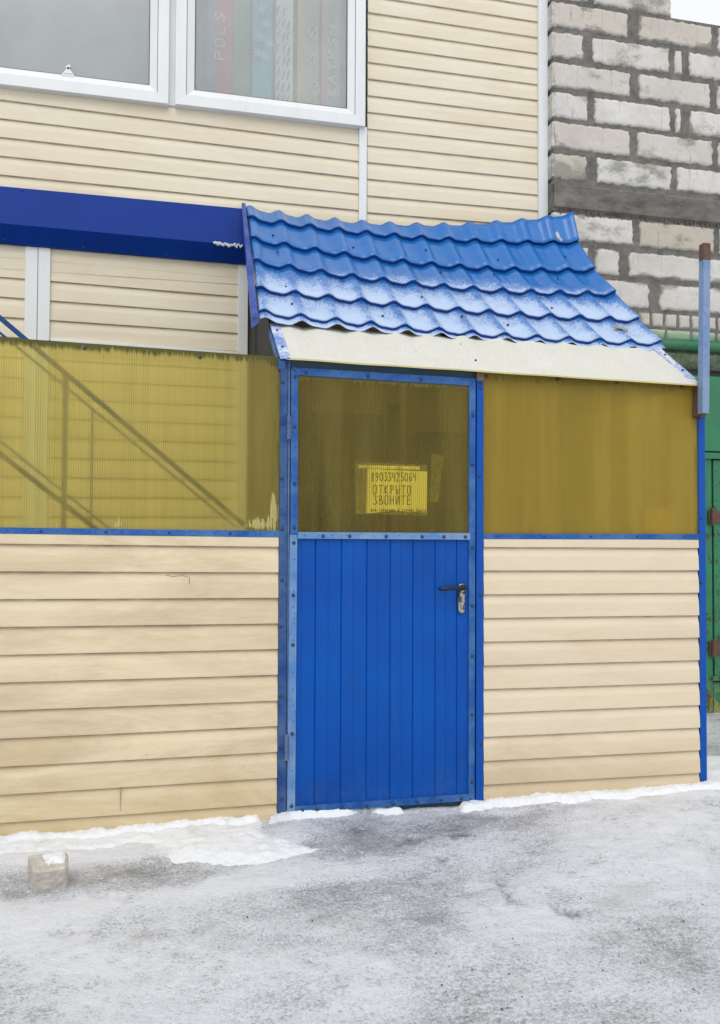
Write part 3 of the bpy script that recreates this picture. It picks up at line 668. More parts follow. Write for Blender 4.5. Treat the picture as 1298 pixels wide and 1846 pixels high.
# threshold
mb = MB(); mb.quad([(512, 1492), (860, 1455), (858, 1441), (516, 1464)], .01, .05); mb.build('threshold', m_paint('dark threshold paint', c8(35, 60, 75), c8(60, 80, 90), .7, .4), por, .002)
mb = MB(); z0_ = -.04
for xa_, xb_ in ((xl, at(500, 1480, Y=.0).x), (at(872, 1440, Y=0).x, at(1262, 1425, Y=0).x)): mb.box(xa_, xb_, .003, .02, z0_, .03)
mb.build('base_rail', m_plain('dark base steel', (.03, .04, .06), .7), por)

# door -> part of the porch, its pieces are sub-parts
door = bpy.data.objects.new('door', None); C.objects.link(door); dl = at(524, 1200, Y=0); door.location = (dl.x, 0, 0.02)
door.matrix_world = Matrix.Translation(door.location); door.parent = por; door.matrix_parent_inverse = por.matrix_world.inverted()
door['label'] = 'blue metal door with a yellow glazed upper half'
Yd = -.012
# ribbed lower sheet
bl, br, tr, tl = [at(*p, Y=Yd) for p in [(530, 1462), (850, 1439), (850, 968), (533, 966)]]
mb = MB(); W_ = br.x - bl.x
prof = []; u = 0.0; gro = [(k - 480) / 3.09 for k in ()]
gx_ = [195, 270, 340, 410, 475, 550, 610, 680, 740, 808, 868, 935, 995, 1060]
xs = [0.0]; ys = [0.0]; lvl = 0
for i, g_ in enumerate(gx_):
    u = (g_ - 160) / (1140 - 160)
    if i % 2 == 1:      # sharp lap
        xs += [u - .006, u - .001, u + .0035]; ys += [0, .0052, .001]
    else:               # soft shoulder
        xs += [u - .006, u - .001, u + .004]; ys += [0, .0022, .0]
xs.append(1.0); ys.append(0)
NZ = 20
for j in range(NZ + 1):
    v = j / NZ
    for u_, y_ in zip(xs, ys):
        p = bl.lerp(br, u_).lerp(tl.lerp(tr, u_), v)
        mb.v.append((p.x, Yd + .012 + y_ + .0015 * noise.noise(Vector((u_ * 4, v * 3, 2))), p.z))
n_ = len(xs)
for j in range(NZ):
    for i in range(n_ - 1): mb.f.append((j * n_ + i, j * n_ + i + 1, (j + 1) * n_ + i + 1, (j + 1) * n_ + i)); mb.m.append(0)
o = mb.build('door_panel', DOORB, door); s_ = o.modifiers.new('s', 'SOLIDIFY'); s_.thickness = .001; s_.offset = -1
mb = MB(); mb.quad([(530, 1460), (850, 1437), (850, 972), (533, 970)], Yd + .03, .02); mb.build('backing', BLUE_D, door)
sheet('door_pane', POLY_D, door, [(531, 966), (850, 968), (850, 688), (531, 669)], Yd + .010, nxs=24, nzs=24)
def strip(name, px, Y, dep, mat, bolts, dots, vert):
    mb = MB(); mb.quad(px, Y, dep); bl, br, tr, tl = [at(*p, Y=Y) for p in px]
    P = lambda u, v: bl.lerp(br, u).lerp(tl.lerp(tr, u), v)
    for k in range(dots):
        t_ = (k + .5) / dots; mb.bolt(P(.62, t_) if vert else P(t_, .5), r=.0028, h=.0015)
    for t_ in bolts: mb.bolt(P(.55, t_) if vert else P(t_, .42), r=.0085, h=.006)
    return mb.build(name, [mat, BOLT], door, .0012)
strip('frame_strip', [(523.5, 963), (537, 963), (537.5, 676), (525, 662.5)], Yd, .012, BLUE_M, [.04, .31, .66, .97], 14, True)
strip('frame_strip', [(517.5, 1466), (532, 1461), (536, 964), (522.5, 964)], Yd - .001, .012, BLUE_L, [.02, .28, .60, .78, .97], 17, True)
strip('frame_strip', [(845, 1438), (855.5, 1442), (857.5, 683), (846, 696)], Yd, .012, BLUE_M, [.04, .2, .34, .46, .6, .8, .92], 34, True)
strip('frame_strip', [(537.6, 676), (845.8, 695), (859, 682), (525.5, 661.5)], Yd - .0005, .012, BLUE_M, [.06, .4, .7], 14, False)
strip('frame_strip', [(536.5, 971), (848, 973), (848, 961), (537.5, 959)], Yd - .005, .010, BLUE_L, [.14, .29, .5, .71, .84, .97], 13, False)
strip('frame_strip', [(531.5, 1467), (847, 1443.5), (846, 1432), (532.5, 1454.5)], Yd - .003, .012, BLUE_M, [.04, .12, .26, .4, .55, .69, .83, .95], 14, False)
# hinges
RUSTB = m_paint('rusty hinge paint', c8(80, 102, 145), c8(120, 120, 130), .7, 1.0, .5)
for (y0, ym, y1) in ((746, 770, 792), (1324, 1346, 1371)):
    mb = MB(); px = 520.8 if y0 < 900 else 516.5
    A, M_, B = at(px, y1, Y=-.025), at(px, ym, Y=-.025), at(px, y0, Y=-.025)
    mb.tube([A, A.lerp(M_, .96)], .0085, 12); mb.tube([A.lerp(M_, .97), M_ + Vector((0, 0, .003))], .0095, 12); mb.tube([M_ + Vector((0, 0, .0035)), B.lerp(M_, .2), B], [.0085, .008, .004], 12)
    mb.box(A.x - .012, A.x + .012, -.016, -.012, A.z + .01, B.z - .01)
    mb.build('hinge', RUSTB, door, smooth=False)
# handle
c0 = at(832.5, 1052, Y=Yd - .002); c1 = at(831.5, 1105, Y=Yd - .002); mb = MB()
N = 12; hw = .0165; ring_f = []
zc1, zc0 = c0.z - hw, c1.z + hw; cx = (c0.x + c1.x) / 2
out = [(cx + hw * math.cos(a), zc1 + hw * math.sin(a)) for a in [math.pi * k / N for k in range(N + 1)]] + [(cx + hw * math.cos(a), zc0 + hw * math.sin(a)) for a in [math.pi + math.pi * k / N for k in range(N + 1)]]
n_ = len(out); yb, yf = Yd + .006, Yd - .008
vs = [(x, yb, z) for x, z in out] + [(x, yf + .003, z) for x, z in out] + [(cx + (x - cx) * .82, yf, zc0 + (z - zc0) * .98 if z < (zc0 + zc1) / 2 else zc1 + (z - zc1) * .82) for x, z in out]
fs = [(i, (i + 1) % n_, n_ + (i + 1) % n_, n_ + i) for i in range(n_)] + [(n_ + i, n_ + (i + 1) % n_, 2 * n_ + (i + 1) % n_, 2 * n_ + i) for i in range(n_)] + [tuple(2 * n_ + i for i in range(n_))]
mb.add(vs, fs)
wear = NT('chipped black plate'); q = wear.noise(95, 4, .7); q2 = wear.noise(30, 3, .6)
cw = wear.mix(wear.rng(q2, .47, .53), (.012, .012, .012), (.42, .39, .33))
PLATE = wear.done(wear.pbr(cw, .35, wear.rng(q2, .47, .53), wear.bump(q, .2, .001)))
mb.build('handle_plate', PLATE, door)
mb = MB(); mz = zc1 - .002
mb.tube([(cx, Yd - .006, mz), (cx, Yd - .03, mz)], .013, 14)
mb.tube([(cx + .008, Yd - .042, mz + .004), (cx, Yd - .046, mz + .004), (cx - .02, Yd - .048, mz + .002), (cx - .07, Yd - .048, mz), (cx - .105, Yd - .047, mz - .002), (cx - .116, Yd - .044, mz - .003), (cx - .120, Yd - .034, mz - .003)], [.009, .0105, .009, .0085, .009, .009, .007], 14)
mb.tube([(cx, Yd - .028, mz), (cx, Yd - .046, mz + .003)], .0105, 14)
mb.build('handle', BLACK, door, smooth=True)
mb = MB(); kz = zc0 + .028
mb.tube([(cx, Yd - .004, kz), (cx, Yd - .013, kz)], .009, 16); mb.box(cx - .0045, cx + .0045, Yd - .0125, Yd - .004, kz - .022, kz - .003)
mb.build('lock_cylinder', STEEL, door, .0005)

# ---------------- metal tile roof
XRL, XRR = .312, 2.56
Lpx = [(440, 372), (448, 396), (451, 433), (456, 474), (462, 524), (467, 566), (468, 577)]
Rpx = [(1032, 384), (1041, 438), (1070, 489), (1108, 532), (1150, 580), (1190, 622), (1197, 633)]
Mpx = [(752, 404), (746, 430), (762, 478), (785, 518), (815, 561), (848, 604), (850, 610)]
LP = []
for i, p in enumerate(Lpx):    # straight left edge rising to the wall
    t_ = i / 6; q = at(*p, X=XRL); LP.append(q)
P0, P6 = at(440, 372, X=XRL), at(464, 578, X=XRL)
tl_ = [0, .13, .32, .52, .74, .95, 1.0]
LP = [P0.lerp(P6, t_) for t_ in tl_]
LP = [at(p[0], p[1], Y=q.y) for p, q in zip(Lpx, LP)]
RP = [at(p[0], p[1], X=XRR) for p in Rpx]
MP = [at(p[0], p[1], Y=(l.y + r.y) / 2) for p, l, r in zip(Mpx, LP, RP)]
def rowpt(i, u):
    L, M_, R_ = LP[i], MP[i], RP[i]; um = (M_.x - L.x) / (R_.x - L.x)
    a = (u - um) * (u - 1) / ((0 - um) * (0 - 1)); b = (u - 0) * (u - 1) / ((um - 0) * (um - 1)); c = (u - 0) * (u - um) / ((1 - 0) * (1 - um))
    return L * a + M_ * b + R_ * c
WV = .1835
def wave(x):
    ph = ((x - XRL - .045) / WV) * 2 * math.pi
    return .0135 * math.cos(ph) + .0045 * math.cos(2 * ph + .5)
NU = 170; mb = MB(); fr = []; NV = 6
prev = None; idx = []
for r in range(6):
    for v in range(NV + 1):
        t_ = v / NV; row = []
        for i in range(NU + 1):
            u = i / NU; a, b = rowpt(r, u), rowpt(r + 1, u); p = a.lerp(b, t_)
            d_ = (a - b).normalized(); nr = Vector((1, 0, 0)).cross(d_).normalized()
            if nr.z < 0: nr = -nr
            lift = -.003 + .019 * t_ ** 1.6 if r < 5 else .002 * t_
            wv = wave(p.x) * (1 if r < 6 else 1)
            p = p + nr * (wv + lift)
            row.append(len(mb.v)); mb.v.append(tuple(p))
            g_ = (r + t_)             # 0 top .. 6 bottom
            tr_ = 2.35 + .25 * math.sin(p.x * 2.2 + 1)
            f = max(0, min(1, (g_ - tr_) / 1.3)) * (.38 + .42 * t_) * (1 - .55 * max(0, wave(p.x) / .018)) * (.92 + .12 * noise.noise(Vector((p.x * 6, p.y * 6, 5))))
            fr.append(f)
        if idx:
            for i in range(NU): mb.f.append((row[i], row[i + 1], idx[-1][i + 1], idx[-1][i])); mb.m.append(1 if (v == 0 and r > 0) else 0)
        idx.append(row)
STEP = m_plain('shaded roof sheet riser', c8(8, 62, 136), .35, 0, .3, 20)  # darker copy of the sheet blue; the steps' shade is put into it
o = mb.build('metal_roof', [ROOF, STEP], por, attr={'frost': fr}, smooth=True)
# flat shade the risers so each step reads crisply
for p in o.data.polygons:
    if p.material_index == 1: p.use_smooth = False
em = o.modifiers.new('es', 'EDGE_SPLIT'); em.split_angle = math.radians(35)
s_ = o.modifiers.new('s', 'SOLIDIFY'); s_.thickness = .0025; s_.offset = -1
mb = MB()
for r, u in [(1.55, .065), (1.6, .29), (2.3, .07), (2.35, .52), (1.55, .50), (2.3, .87), (3.75, .075), (3.7, .42), (4.5, .30), (4.5, .08), (4.45, .62), (3.6, .78), (1.55, .93), (1.6, .72), (4.4, .5), (2.4, .67)]:
    i = int(r); t_ = r - i; a, b = rowpt(i, u), rowpt(i + 1, u); p = a.lerp(b, t_); d_ = (a - b).normalized(); nr = Vector((1, 0, 0)).cross(d_).normalized()
    if nr.z < 0: nr = -nr
    bolts('roof_screw', [(p + nr * (wave(p.x) + .008), nr, .007, .007)], BOLT, por)
# edge strip on the left of the roof
A0, A1 = at(439, 369, Y=LP[0].y), at(458, 582, Y=LP[6].y + .0)
mb = MB(); dd = (A1 - A0)
mb.hexa([A1 + Vector((-.012, -.0, -.03)), A1 + Vector((.022, -.01, -.0)), A1 + Vector((.022, 0, .03)), A1 + Vector((-.012, 0, .03)),
         A0 + Vector((-.012, 0, -.05)), A0 + Vector((.012, 0, -.02)), A0 + Vector((.012, 0, .012)), A0 + Vector((-.012, 0, .012))])
mb.bolt(A1 + Vector((.0, -.02, .02)), (0, -1, 0), r=.006)
mb.build('edge_strip', [VIOL, BOLT], por, .001)
# rafters and the dark side triangle under the roof
mb = MB(); off = Vector((0, .05, -.075))
for X_ in (XRL + .12, 1.4, XRR - .1):
    i_ = (X_ - XRL) / (XRR - XRL); a, b = rowpt(0, i_) + off, rowpt(5, i_) + off
    if X_ > 1: a = a - Vector((0, 0, .14)); b = b - Vector((0, 0, .05))
    mb.bar(b, a, .04, .05)
mb.bar((XRL + .1, .55, 2.25), (XRR - .05, .42, 2.18), .04)
mb.build('rafter', DARK, por)
FT_L, FT_R = at(497, 589, Y=.44), at(1192, 636, Y=.30); FB_L, FB_R = at(517, 645, Y=-.05), at(1263, 693.5, Y=-.05)
mb = MB()   # closed side walls, left and right
xs0 = at(507, 700, Y=0).x
mb.add([(xs0, .0, 2.06), (xs0, D - .02, 2.06), (xs0, D - .02, 3.1), (xs0, .52, 2.33), (xs0 + .01, .0, 2.06), (xs0 + .01, D - .02, 2.06), (xs0 + .01, D - .02, 3.1), (xs0 + .01, .52, 2.33)],
       [(0, 1, 2, 3), (7, 6, 5, 4), (0, 4, 5, 1), (1, 5, 6, 2), (2, 6, 7, 3), (3, 7, 4, 0)])
mb.build('gable', DARK, por)
mb = MB(); mb.box(xs0, xs0 + .012, .03, D - .03, -.02, 2.058); mb.build('side_wall', m_plain('grey brown side wall', (.10, .09, .06), .8), por)
xs1 = at(1262, 900, Y=0).x
(a2, b2) = ((0.0, .114), (0.0, .114))
mb = MB(); mb.box(xs1, xs1 + .012, .05, D - .08, -.02, 1.28); mb.build('side_wall', SID_R, por)
mb = MB(); mb.box(xs1, xs1 + .006, .05, D - .08, 1.28, 2.06); mb.build('side_sheet', POLY_R, por)
mb = MB(); mb.add([(xs1, .0, 2.06), (xs1, D - .09, 2.06), (xs1, D - .09, 2.9), (xs1, .45, 2.22)], [(0, 1, 2, 3)]); mb.build('gable', DARK, por)
# lower eave sheet of plastic dusted with snow
def m_fas():
    n = NT('yellow plastic sheet dusted with snow'); a = n.noise(90, 4, .8); b = n.noise(5, 5, .6)
    c = n.mix(n.rng(a, .3, .62, .35, 1), (.46, .44, .33), (.66, .66, .63)); c = n.mix(n.rng(b, .35, .7, .25, 0), c, (.5, .48, .38))
    return n.done(n.pbr(c, .8, 0, n.bump(a, .4, .003)))
FAS = m_fas(); EDG = m_plain('yellow sheet edge', (.58, .50, .20), .5)
mb = MB(); nn = 30; rows_ = []
for j in (0, 1):
    for s_ in (0, 1):
        for i in range(nn + 1):
            u = i / nn; p = (FB_L.lerp(FB_R, u)) if j == 0 else FT_L.lerp(FT_R, u) + Vector((0, 0, .012 + .010 * math.sin(u * 70)))
            dz = .003 * noise.noise(Vector((u * 9, j, 0))); mb.v.append((p.x, p.y, p.z + dz - (.008 if s_ else 0)))
q = nn + 1
for i in range(nn):
    mb.f.append((i, i + 1, 2 * q + i + 1, 2 * q + i)); mb.m.append(0)
    mb.f.append((q + i + 1, q + i, 3 * q + i, 3 * q + i + 1)); mb.m.append(1)
    mb.f.append((i + 1, i, q + i, q + i + 1)); mb.m.append(1)
    mb.f.append((2 * q + i, 2 * q + i + 1, 3 * q + i + 1, 3 * q + i)); mb.m.append(1)
nrm = Vector((0, -.5, .86))
for px, py, Y_ in [(857, 652, .06), (830, 624, .28), (1010, 683, -.02)]: mb.bolt(at(px, py, Y=Y_), nrm, r=.007, h=.012, mi=2)
mb.build('eave_sheet', [FAS, EDG, BOLT], por)
FROSTB = NT('pale blue strip with frost'); q1 = FROSTB.noise(150, 3, .8); q2 = FROSTB.noise(8, 4, .6)
FROSTB = FROSTB.done(FROSTB.pbr(FROSTB.mix(FROSTB.rng(FROSTB.m('ADD', q1, FROSTB.m('MULTIPLY', q2, .6)), .68, .92), c8(60, 110, 185), (.66, .70, .80)), .6))
def estrip(T, B, wl, wr, nm='eave_strip'):
    mb = MB(); up = Vector((0, 0, .006))
    T2 = T + up; B2 = B + up
    mb.hexa([B2 + Vector((wl, 0, -.012)), B2 + Vector((wr, 0, -.012)), B2 + Vector((wr, 0, 0)), B2 + Vector((wl, 0, 0)), T2 + Vector((wl, 0, -.012)), T2 + Vector((wr, 0, -.012)), T2 + Vector((wr, 0, 0)), T2 + Vector((wl, 0, 0))])
    for t_ in (.25, .75): mb.bolt(B2.lerp(T2, t_) + Vector(((wl + wr) / 2, 0, 0)), (0, -.5, .86), r=.007, h=.008)
    mb.build(nm, [FROSTB, BOLT], por, .0015)
estrip(FT_L + Vector((0, 0, .012)), FB_L, -.03, .018); estrip(FT_R + Vector((.0, .02, .025)), FB_R + Vector((0, .05, .035)), -.04, .012)
mb = MB(); A, B = FT_L + Vector((-.02, 0, -.03)), FB_L + Vector((-.02, .02, -.03)); mb.bar(A, B, .03, .04)
mb.bar(FT_L + Vector((-.0, .0, -.03)), FT_R + Vector((0, 0, -.03)), .03); mb.build('eave_frame', BLUE_M, por, .002)
# interior seen dimly through the sheets
mb = MB(); mb.box(xs0 + .02, xs1 - .01, D - .035, D - .03, 0, 3.0); mb.build('inner_wall', m_plain('inner wall boards', (.55, .46, .30), .8), por)
mb = MB(); xa_, xb_ = at(560, 850, Y=D - .05).x, at(688, 850, Y=D - .05).x; mb.box(xa_, xb_, D - .07, D - .04, 0, at(620, 745, Y=D - .05).z); mb.build('inner_door', BROWN, por, .003)
mb = MB(); xa_, xb_ = at(700, 850, Y=D - .3).x, at(722, 850, Y=D - .3).x; mb.box(xa_, xb_, D - .3, D - .25, 0, 2.1); mb.build('inner_post', BROWN, por)
mb = MB(); xa_, xb_ = at(752, 850, Y=D - .1).x, at(842, 850, Y=D - .1).x; mb.box(xa_, xb_, D - .12, D - .09, 0, at(800, 780, Y=D - .1).z); mb.build('inner_board', WOODG, por)
mb = MB(); mb.box(xs0 + .02, xs1 - .01, .05, D - .04, .0, .03); mb.build('floor', m_plain('dark concrete floor', (.10, .095, .09), .9), por)
# yellow folder standing behind the right sheet
mb = MB(); xa_, xb_ = at(1160, 930, Y=.05).x, at(1208, 930, Y=.05).x; mb.box(xa_, xb_, .03, .05, at(1180, 970, Y=.04).z, at(1180, 916, Y=.04).z)
tag(mb.build('folder', m_plain('bright yellow card', (.75, .68, .12), .7)), 'yellow card leaning inside the lower right of the brown plastic sheet', 'folder')

# ---------------- notice taped behind the door pane
YN = Yd + .0205
PAPER = m_plain('white writing paper', (.93, .93, .88), .8, 0, .08, 6); INK = m_plain('dark pen ink', (.03, .025, .03), .6)
no = thing('notice', 'handwritten paper notice with phone number and opening words behind the door pane', 'notice', tuple(at(716, 925, Y=YN)))
N4 = [at(*p, Y=YN) for p in [(660, 925), (769, 925), (770, 850), (661.5, 845)]]
mb = MB(); nn = 20; low = [0, .0, .002, .004, .008, .010, .012, .014, .016, .020, .022, .018, .012, .009, .008, .010, .012, .010, .008, .006, .004]
for i in range(nn):
    u, u2 = i / nn, (i + 1) / nn
    b0 = N4[0].lerp(N4[1], u) + Vector((0, 0, low[i] * .5)); b1 = N4[0].lerp(N4[1], u2) + Vector((0, 0, low[i + 1] * .5)); t0 = N4[3].lerp(N4[2], u); t1 = N4[3].lerp(N4[2], u2)
    mb.add([b0, b1, t1, t0], [(0, 1, 2, 3)])
pmb = mb
fnp = lambda px, py: (lambda p: (p.x, p.z))(at(px, py, Y=YN))
YI = YN - .0012
pxm = FPX / (3.6)        # photograph pixels per metre at this plane (approx., only for stroke width)
def wr(txt, x0, y0, x1, y1, h, pen, mb=pmb):
    A, B = at(x0, y0, Y=YN), at(x1, y1, Y=YN); L = (B - A).length; adv = L / len(txt); sl_ = (B.z - A.z) / (B.x - A.x)
    write(mb, txt, lambda u, v: (A.x + u, A.z + v + u * sl_), adv, h / 386, pen, YI, 1)
wr('89033425064', 669, 867.5, 752, 867.5, 15.5, .0034)
wr('ОТКРЫТО', 672, 890, 744, 891, 15.5, .0036)
wr('ЗВОНИТЕ', 672.5, 909.5, 743, 909.5, 16, .0036)
wr('или спросите в соседн Боксе', 668, 922, 769, 923, 4.2, .0021)
pmb.build('paper', [PAPER, INK], no)
mb = MB(); mb.quad([(646, 844), (757, 847), (757, 841), (646, 838)], YN + .001, .0006)
for px in (655, 659, 664, 672, 680, 685, 701, 714, 719, 723, 731, 739, 743, 748): mb.bolt(at(px, 842 + (px - 650) * .03, Y=YN + .0005), r=.0024, h=.001)
tag(mb.build('perforated_strip', [PAPER, INK]), 'pale punched strip lying along the top of the paper notice', 'strip')
n = NT('yellowed clear tape'); fz = n.noise(30, 5, .7, n.map((2, 1, 1)))
tr = n.n('ShaderNodeBsdfTransparent'); df = n.n('ShaderNodeBsdfDiffuse'); df.inputs[0].default_value = (.42, .38, .26, 1)
mx = n.n('ShaderNodeMixShader'); n.set(mx.inputs[0], n.rng(fz, .35, .65, .08, .5)); n.t.links.new(tr.outputs[0], mx.inputs[1]); n.t.links.new(df.outputs[0], mx.inputs[2])
TAPE = n.done(mx.outputs[0])
sl2 = thing('plastic_sleeve', 'crumpled clear plastic sleeve around the paper notice, wider than the paper', 'sleeve', tuple(at(720, 925, Y=YN + .004)))
mb = MB(); mb.quad([(641, 926), (770, 930), (770, 838), (641, 832)], YN + .004, .0005)
mb.quad([(641, 926), (660, 926), (662, 895), (641, 893)], YN + .003, .0005); mb.build('film', TAPE, sl2)
mb = MB(); mb.quad([(774, 905), (790, 905), (801, 822), (778, 818)], YN + .03, .0006); mb.build('tape', TAPE, sl2)
mb = MB(); Q = [at(*p, Y=YN + .002) for p in [(633, 842), (640, 833), (648, 830), (700, 832), (766, 834)]]
mb.tube(Q, .0014, 6); mb.build('edge', TAPE, sl2)

# ================================================================ light blue steel post on the roof corner
mb = MB(); YP = -.10
A, B = at(1272.5, 745, Y=YP), at(1275, 438, Y=YP)
w2 = .0215
sx = .5 * .038
def ssq(z, p): return [(p.x - sx, YP, z), (p.x + sx, YP, z), (p.x + sx, YP + .038, z), (p.x - sx, YP + .038, z)]
vb, vt = ssq(A.z, A), ssq(B.z, B)
ang = math.radians(28)
def rotv(v, c): x, y = v[0] - c.x, v[1] - (YP + .025); return (c.x + x * math.cos(ang) - y * math.sin(ang), YP + .025 + x * math.sin(ang) + y * math.cos(ang), v[2])
ang = 0
vb = [rotv(v, A) for v in vb]; vt = [rotv(v, B) for v in vt]
zs = [0, .965, 1]
def lerp3(a, b, t): return tuple(a[i] + (b[i] - a[i]) * t for i in range(3))
lv = [[lerp3(b, t, z) for b, t in zip(vb, vt)] for z in (0, .78, .80, .90, 1)]
for k in range(4):
    for i in range(4):
        j = (i + 1) % 4; mb.add([lv[k][i], lv[k][j], lv[k + 1][j], lv[k + 1][i]], [(0, 1, 2, 3)], 1 if k == 3 else 0)
mb.add(lv[0], [(3, 2, 1, 0)], 1)
inn = [lerp3(v, tuple(sum(q[i] for q in lv[4]) / 4 for i in range(3)), .16) for v in lv[4]]
for i in range(4): j = (i + 1) % 4; mb.add([lv[4][i], lv[4][j], inn[j], inn[i]], [(0, 1, 2, 3)], 1)
dn = [(v[0], v[1], v[2] - .1) for v in inn]
for i in range(4): j = (i + 1) % 4; mb.add([inn[i], inn[j], dn[j], dn[i]], [(0, 1, 2, 3)], 1)
RUST = m_plain('rust brown steel', (.13, .07, .05), .85, 0, .6, 25)
tag(mb.build('steel_post', [POLE, RUST], bevel=.002), 'light blue square steel tube with rusty open top at the right roof corner', 'post')
mb = MB(); mb.quad([(1262, 752), (1272, 752), (1272, 738), (1262, 738)], -.05, .04)
mb.quad([(1257, 750), (1266, 750), (1268, 690), (1259, 690)], -.052, .04)
mb.build('post_bracket', RUST, por)

# leaf-like scraps on the roof
for (px, py, r_, lab, col) in [(1116, 589, 4.55, 'crumpled dry leaf lying low on the right of the blue roof', (.34, .34, .30)), (1006, 430, .8, 'pale flat scrap stuck near the top right corner of the roof', (.55, .55, .55))]:
    i = int(r_); t_ = r_ - i; u = .93 if r_ > 2 else .955
    best = None
    for k in range(200):
        u = k / 200; p = rowpt(i, u).lerp(rowpt(i + 1, u), t_); d3 = RM.transposed() @ (p - Vector((0, CAM_Y, CAM_Z))); sxp = 649 + FPX * d3.x / d3.y
        if best is None or abs(sxp - px) < best[0]: best = (abs(sxp - px), p, u)
    p = best[1]; a, b = rowpt(i, best[2]), rowpt(i + 1, best[2]); dv = (b - a).normalized(); sv = Vector((1, 0, 0)); nr = dv.cross(sv); nr = nr if nr.z > 0 else -nr
    mb = MB(); cen = p + nr * (wave(p.x) + .014); ax = (sv * .8 + dv * .6).normalized() if r_ > 2 else (dv + sv * .35).normalized(); bx = nr.cross(ax)
    ring_ = []
    for k in range(14):
        an = 2 * math.pi * k / 14; rr = 1 + .25 * noise.noise(Vector((k * 1.3, r_, 0)))
        ring_.append(cen + ax * .045 * rr * math.cos(an) + bx * .016 * rr * math.sin(an) + nr * .006 * math.sin(an * 3))
    mb.add([cen + nr * .01] + ring_ + [v - nr * .006 for v in ring_], [(0, k + 1, (k + 1) % 14 + 1) for k in range(14)] + [(k + 1, (k + 1) % 14 + 1, (k + 1) % 14 + 15, k + 15) for k in range(14)])
    tag(mb.build('leaf' if r_ > 2 else 'scrap', m_plain('scrap ' + str(px), col, .8, 0, .6, 60)), lab, 'leaf' if r_ > 2 else 'scrap')
# strip of ice on the flashing
mb = MB(); random.seed(3)
for k in range(34):
    u = k / 33; p = at(386 + 50 * u, 438 + 4 * u + random.uniform(-1.5, 2.5), Y=D - .112); r0 = random.uniform(.003, .009)
    mb.tube([p + Vector((0, 0, .006)), p, p - Vector((0, 0, random.uniform(.003, .014)))], [r0 * .5, r0, r0 * .3], 7)
tag(mb.build('ice', SNOW), 'small crust of ice on the fold of the dark blue flashing', 'ice')

# ================================================================ stair railings behind the screen
STB = m_paint('blue stair paint', c8(28, 66, 120), c8(45, 80, 130), .6, .2)
st = thing('staircase', 'blue steel outdoor stair with two sloping railings behind the yellow sheet', 'staircase', (-.6, .8, 0))
def rail_set(Y, rail, postx, posty, strg, w):
    mb = MB(); A, B = at(*rail[0], Y=Y), at(*rail[1], Y=Y); dv = (B - A); A = A - dv * .9; mb.bar(A, B, w, w); mb.build('handrail', STB, st, .003)
    for px in postx:
        P = at(px, 800, Y=Y); zt = A.z + (B.z - A.z) * (P.x - A.x) / (B.x - A.x); mb = MB(); mb.bar((P.x, Y, 0), (P.x, Y, zt), w, w, Vector((0, 1, 0))); mb.build('post', STB, st, .003)
    A, B = at(*strg[0], Y=Y), at(*strg[1], Y=Y); dv = (B - A); A2 = A - dv * 3; B2 = B + dv * .9; mb = MB(); mb.bar(A2, B2, .02, w); mb.build('stringer', STB, st, .003)
    return A, B
rail_set(.55, [(0, 573), (440, 946)], [117], 0, [(0, 818), (168, 950)], .024)
A, B = rail_set(1.2, [(0, 600), (425, 950)], [166], 0, [(0, 795), (150, 915)], .014)
# ================================================================ BRICK WALL with the green gate
YBk = D - .10
random.seed(11)
bw = thing('brick_wall', 'white silicate block wall with dark concrete beam right of the siding', 'wall', (3, YBk, 0))
def m_mort():
    n = NT('rough grey mortar'); a = n.noise(12, 6, .7); b = n.noise(45, 6, .8)
    c = n.mix(n.rng(a, .3, .7), (.105, .102, .09), (.26, .25, .225)); c = n.mix(n.rng(b, .55, .75, 0, .6), c, (.10, .10, .09))
    return n.done(n.pbr(c, .9, 0, n.bump(n.m('ADD', a, b), .9, .02)))
def m_block():
    n = NT('white silicate blocks'); a = n.noise(4, 6, .7); b = n.noise(26, 6, .75); tnt = n.attr('tint'); grime = n.attr('grime')
    base = n.mix(n.rng(tnt, .0, 1), (.63, .61, .58), (.46, .40, .32))
    c = n.mix(n.rng(a, .42, .68, 0, .6), base, (.42, .385, .34))
    e = n.m('ADD', grime, n.m('MULTIPLY', n.m('SUBTRACT', b, .5), 1.5)); c = n.mix(n.rng(e, .45, .80, 0, .85), c, (.205, .20, .175))
    g2 = n.noise(2.2, 6, .7, n.map((1, 1, 1.6), (0, 0, 0), (2, 7, 1))); c = n.mix(n.rng(g2, .565, .66, 0, .75), c, (.20, .20, .16))
    dr = n.noise(1, 5, .7, n.map((30, 1, 3))); c = n.mix(n.rng(dr, .60, .70, 0, .55), c, (.25, .24, .21))
    pit = n.vor(30); c = n.mix(n.rng(pit, .03, .06, .7, 0), c, (.16, .14, .12))
    return n.done(n.pbr(c, .88, 0, n.bump(n.m('ADD', b, n.m('MULTIPLY', n.rng(pit, .02, .08), 1.5)), .55, .012)))
def m_pbrick():
    n = NT('green painted bricks'); a = n.noise(6, 6, .7); s = n.sep()
    f = n.rng(n.m('ADD', s[2], n.m('MULTIPLY', n.m('SUBTRACT', a, .5), .10)), ZG0, ZG1)
    c = n.mix(f, (.06, .25, .12), (.52, .49, .38)); c = n.mix(n.rng(n.noise(30, 5, .7), .56, .7, 0, .6), c, (.16, .17, .13))
    return n.done(n.pbr(c, .75, 0, n.bump(a, .6, .01)))
MORT = m_mort(); BLOCK = m_block()
xc0 = at(997, 300, Y=YBk).x
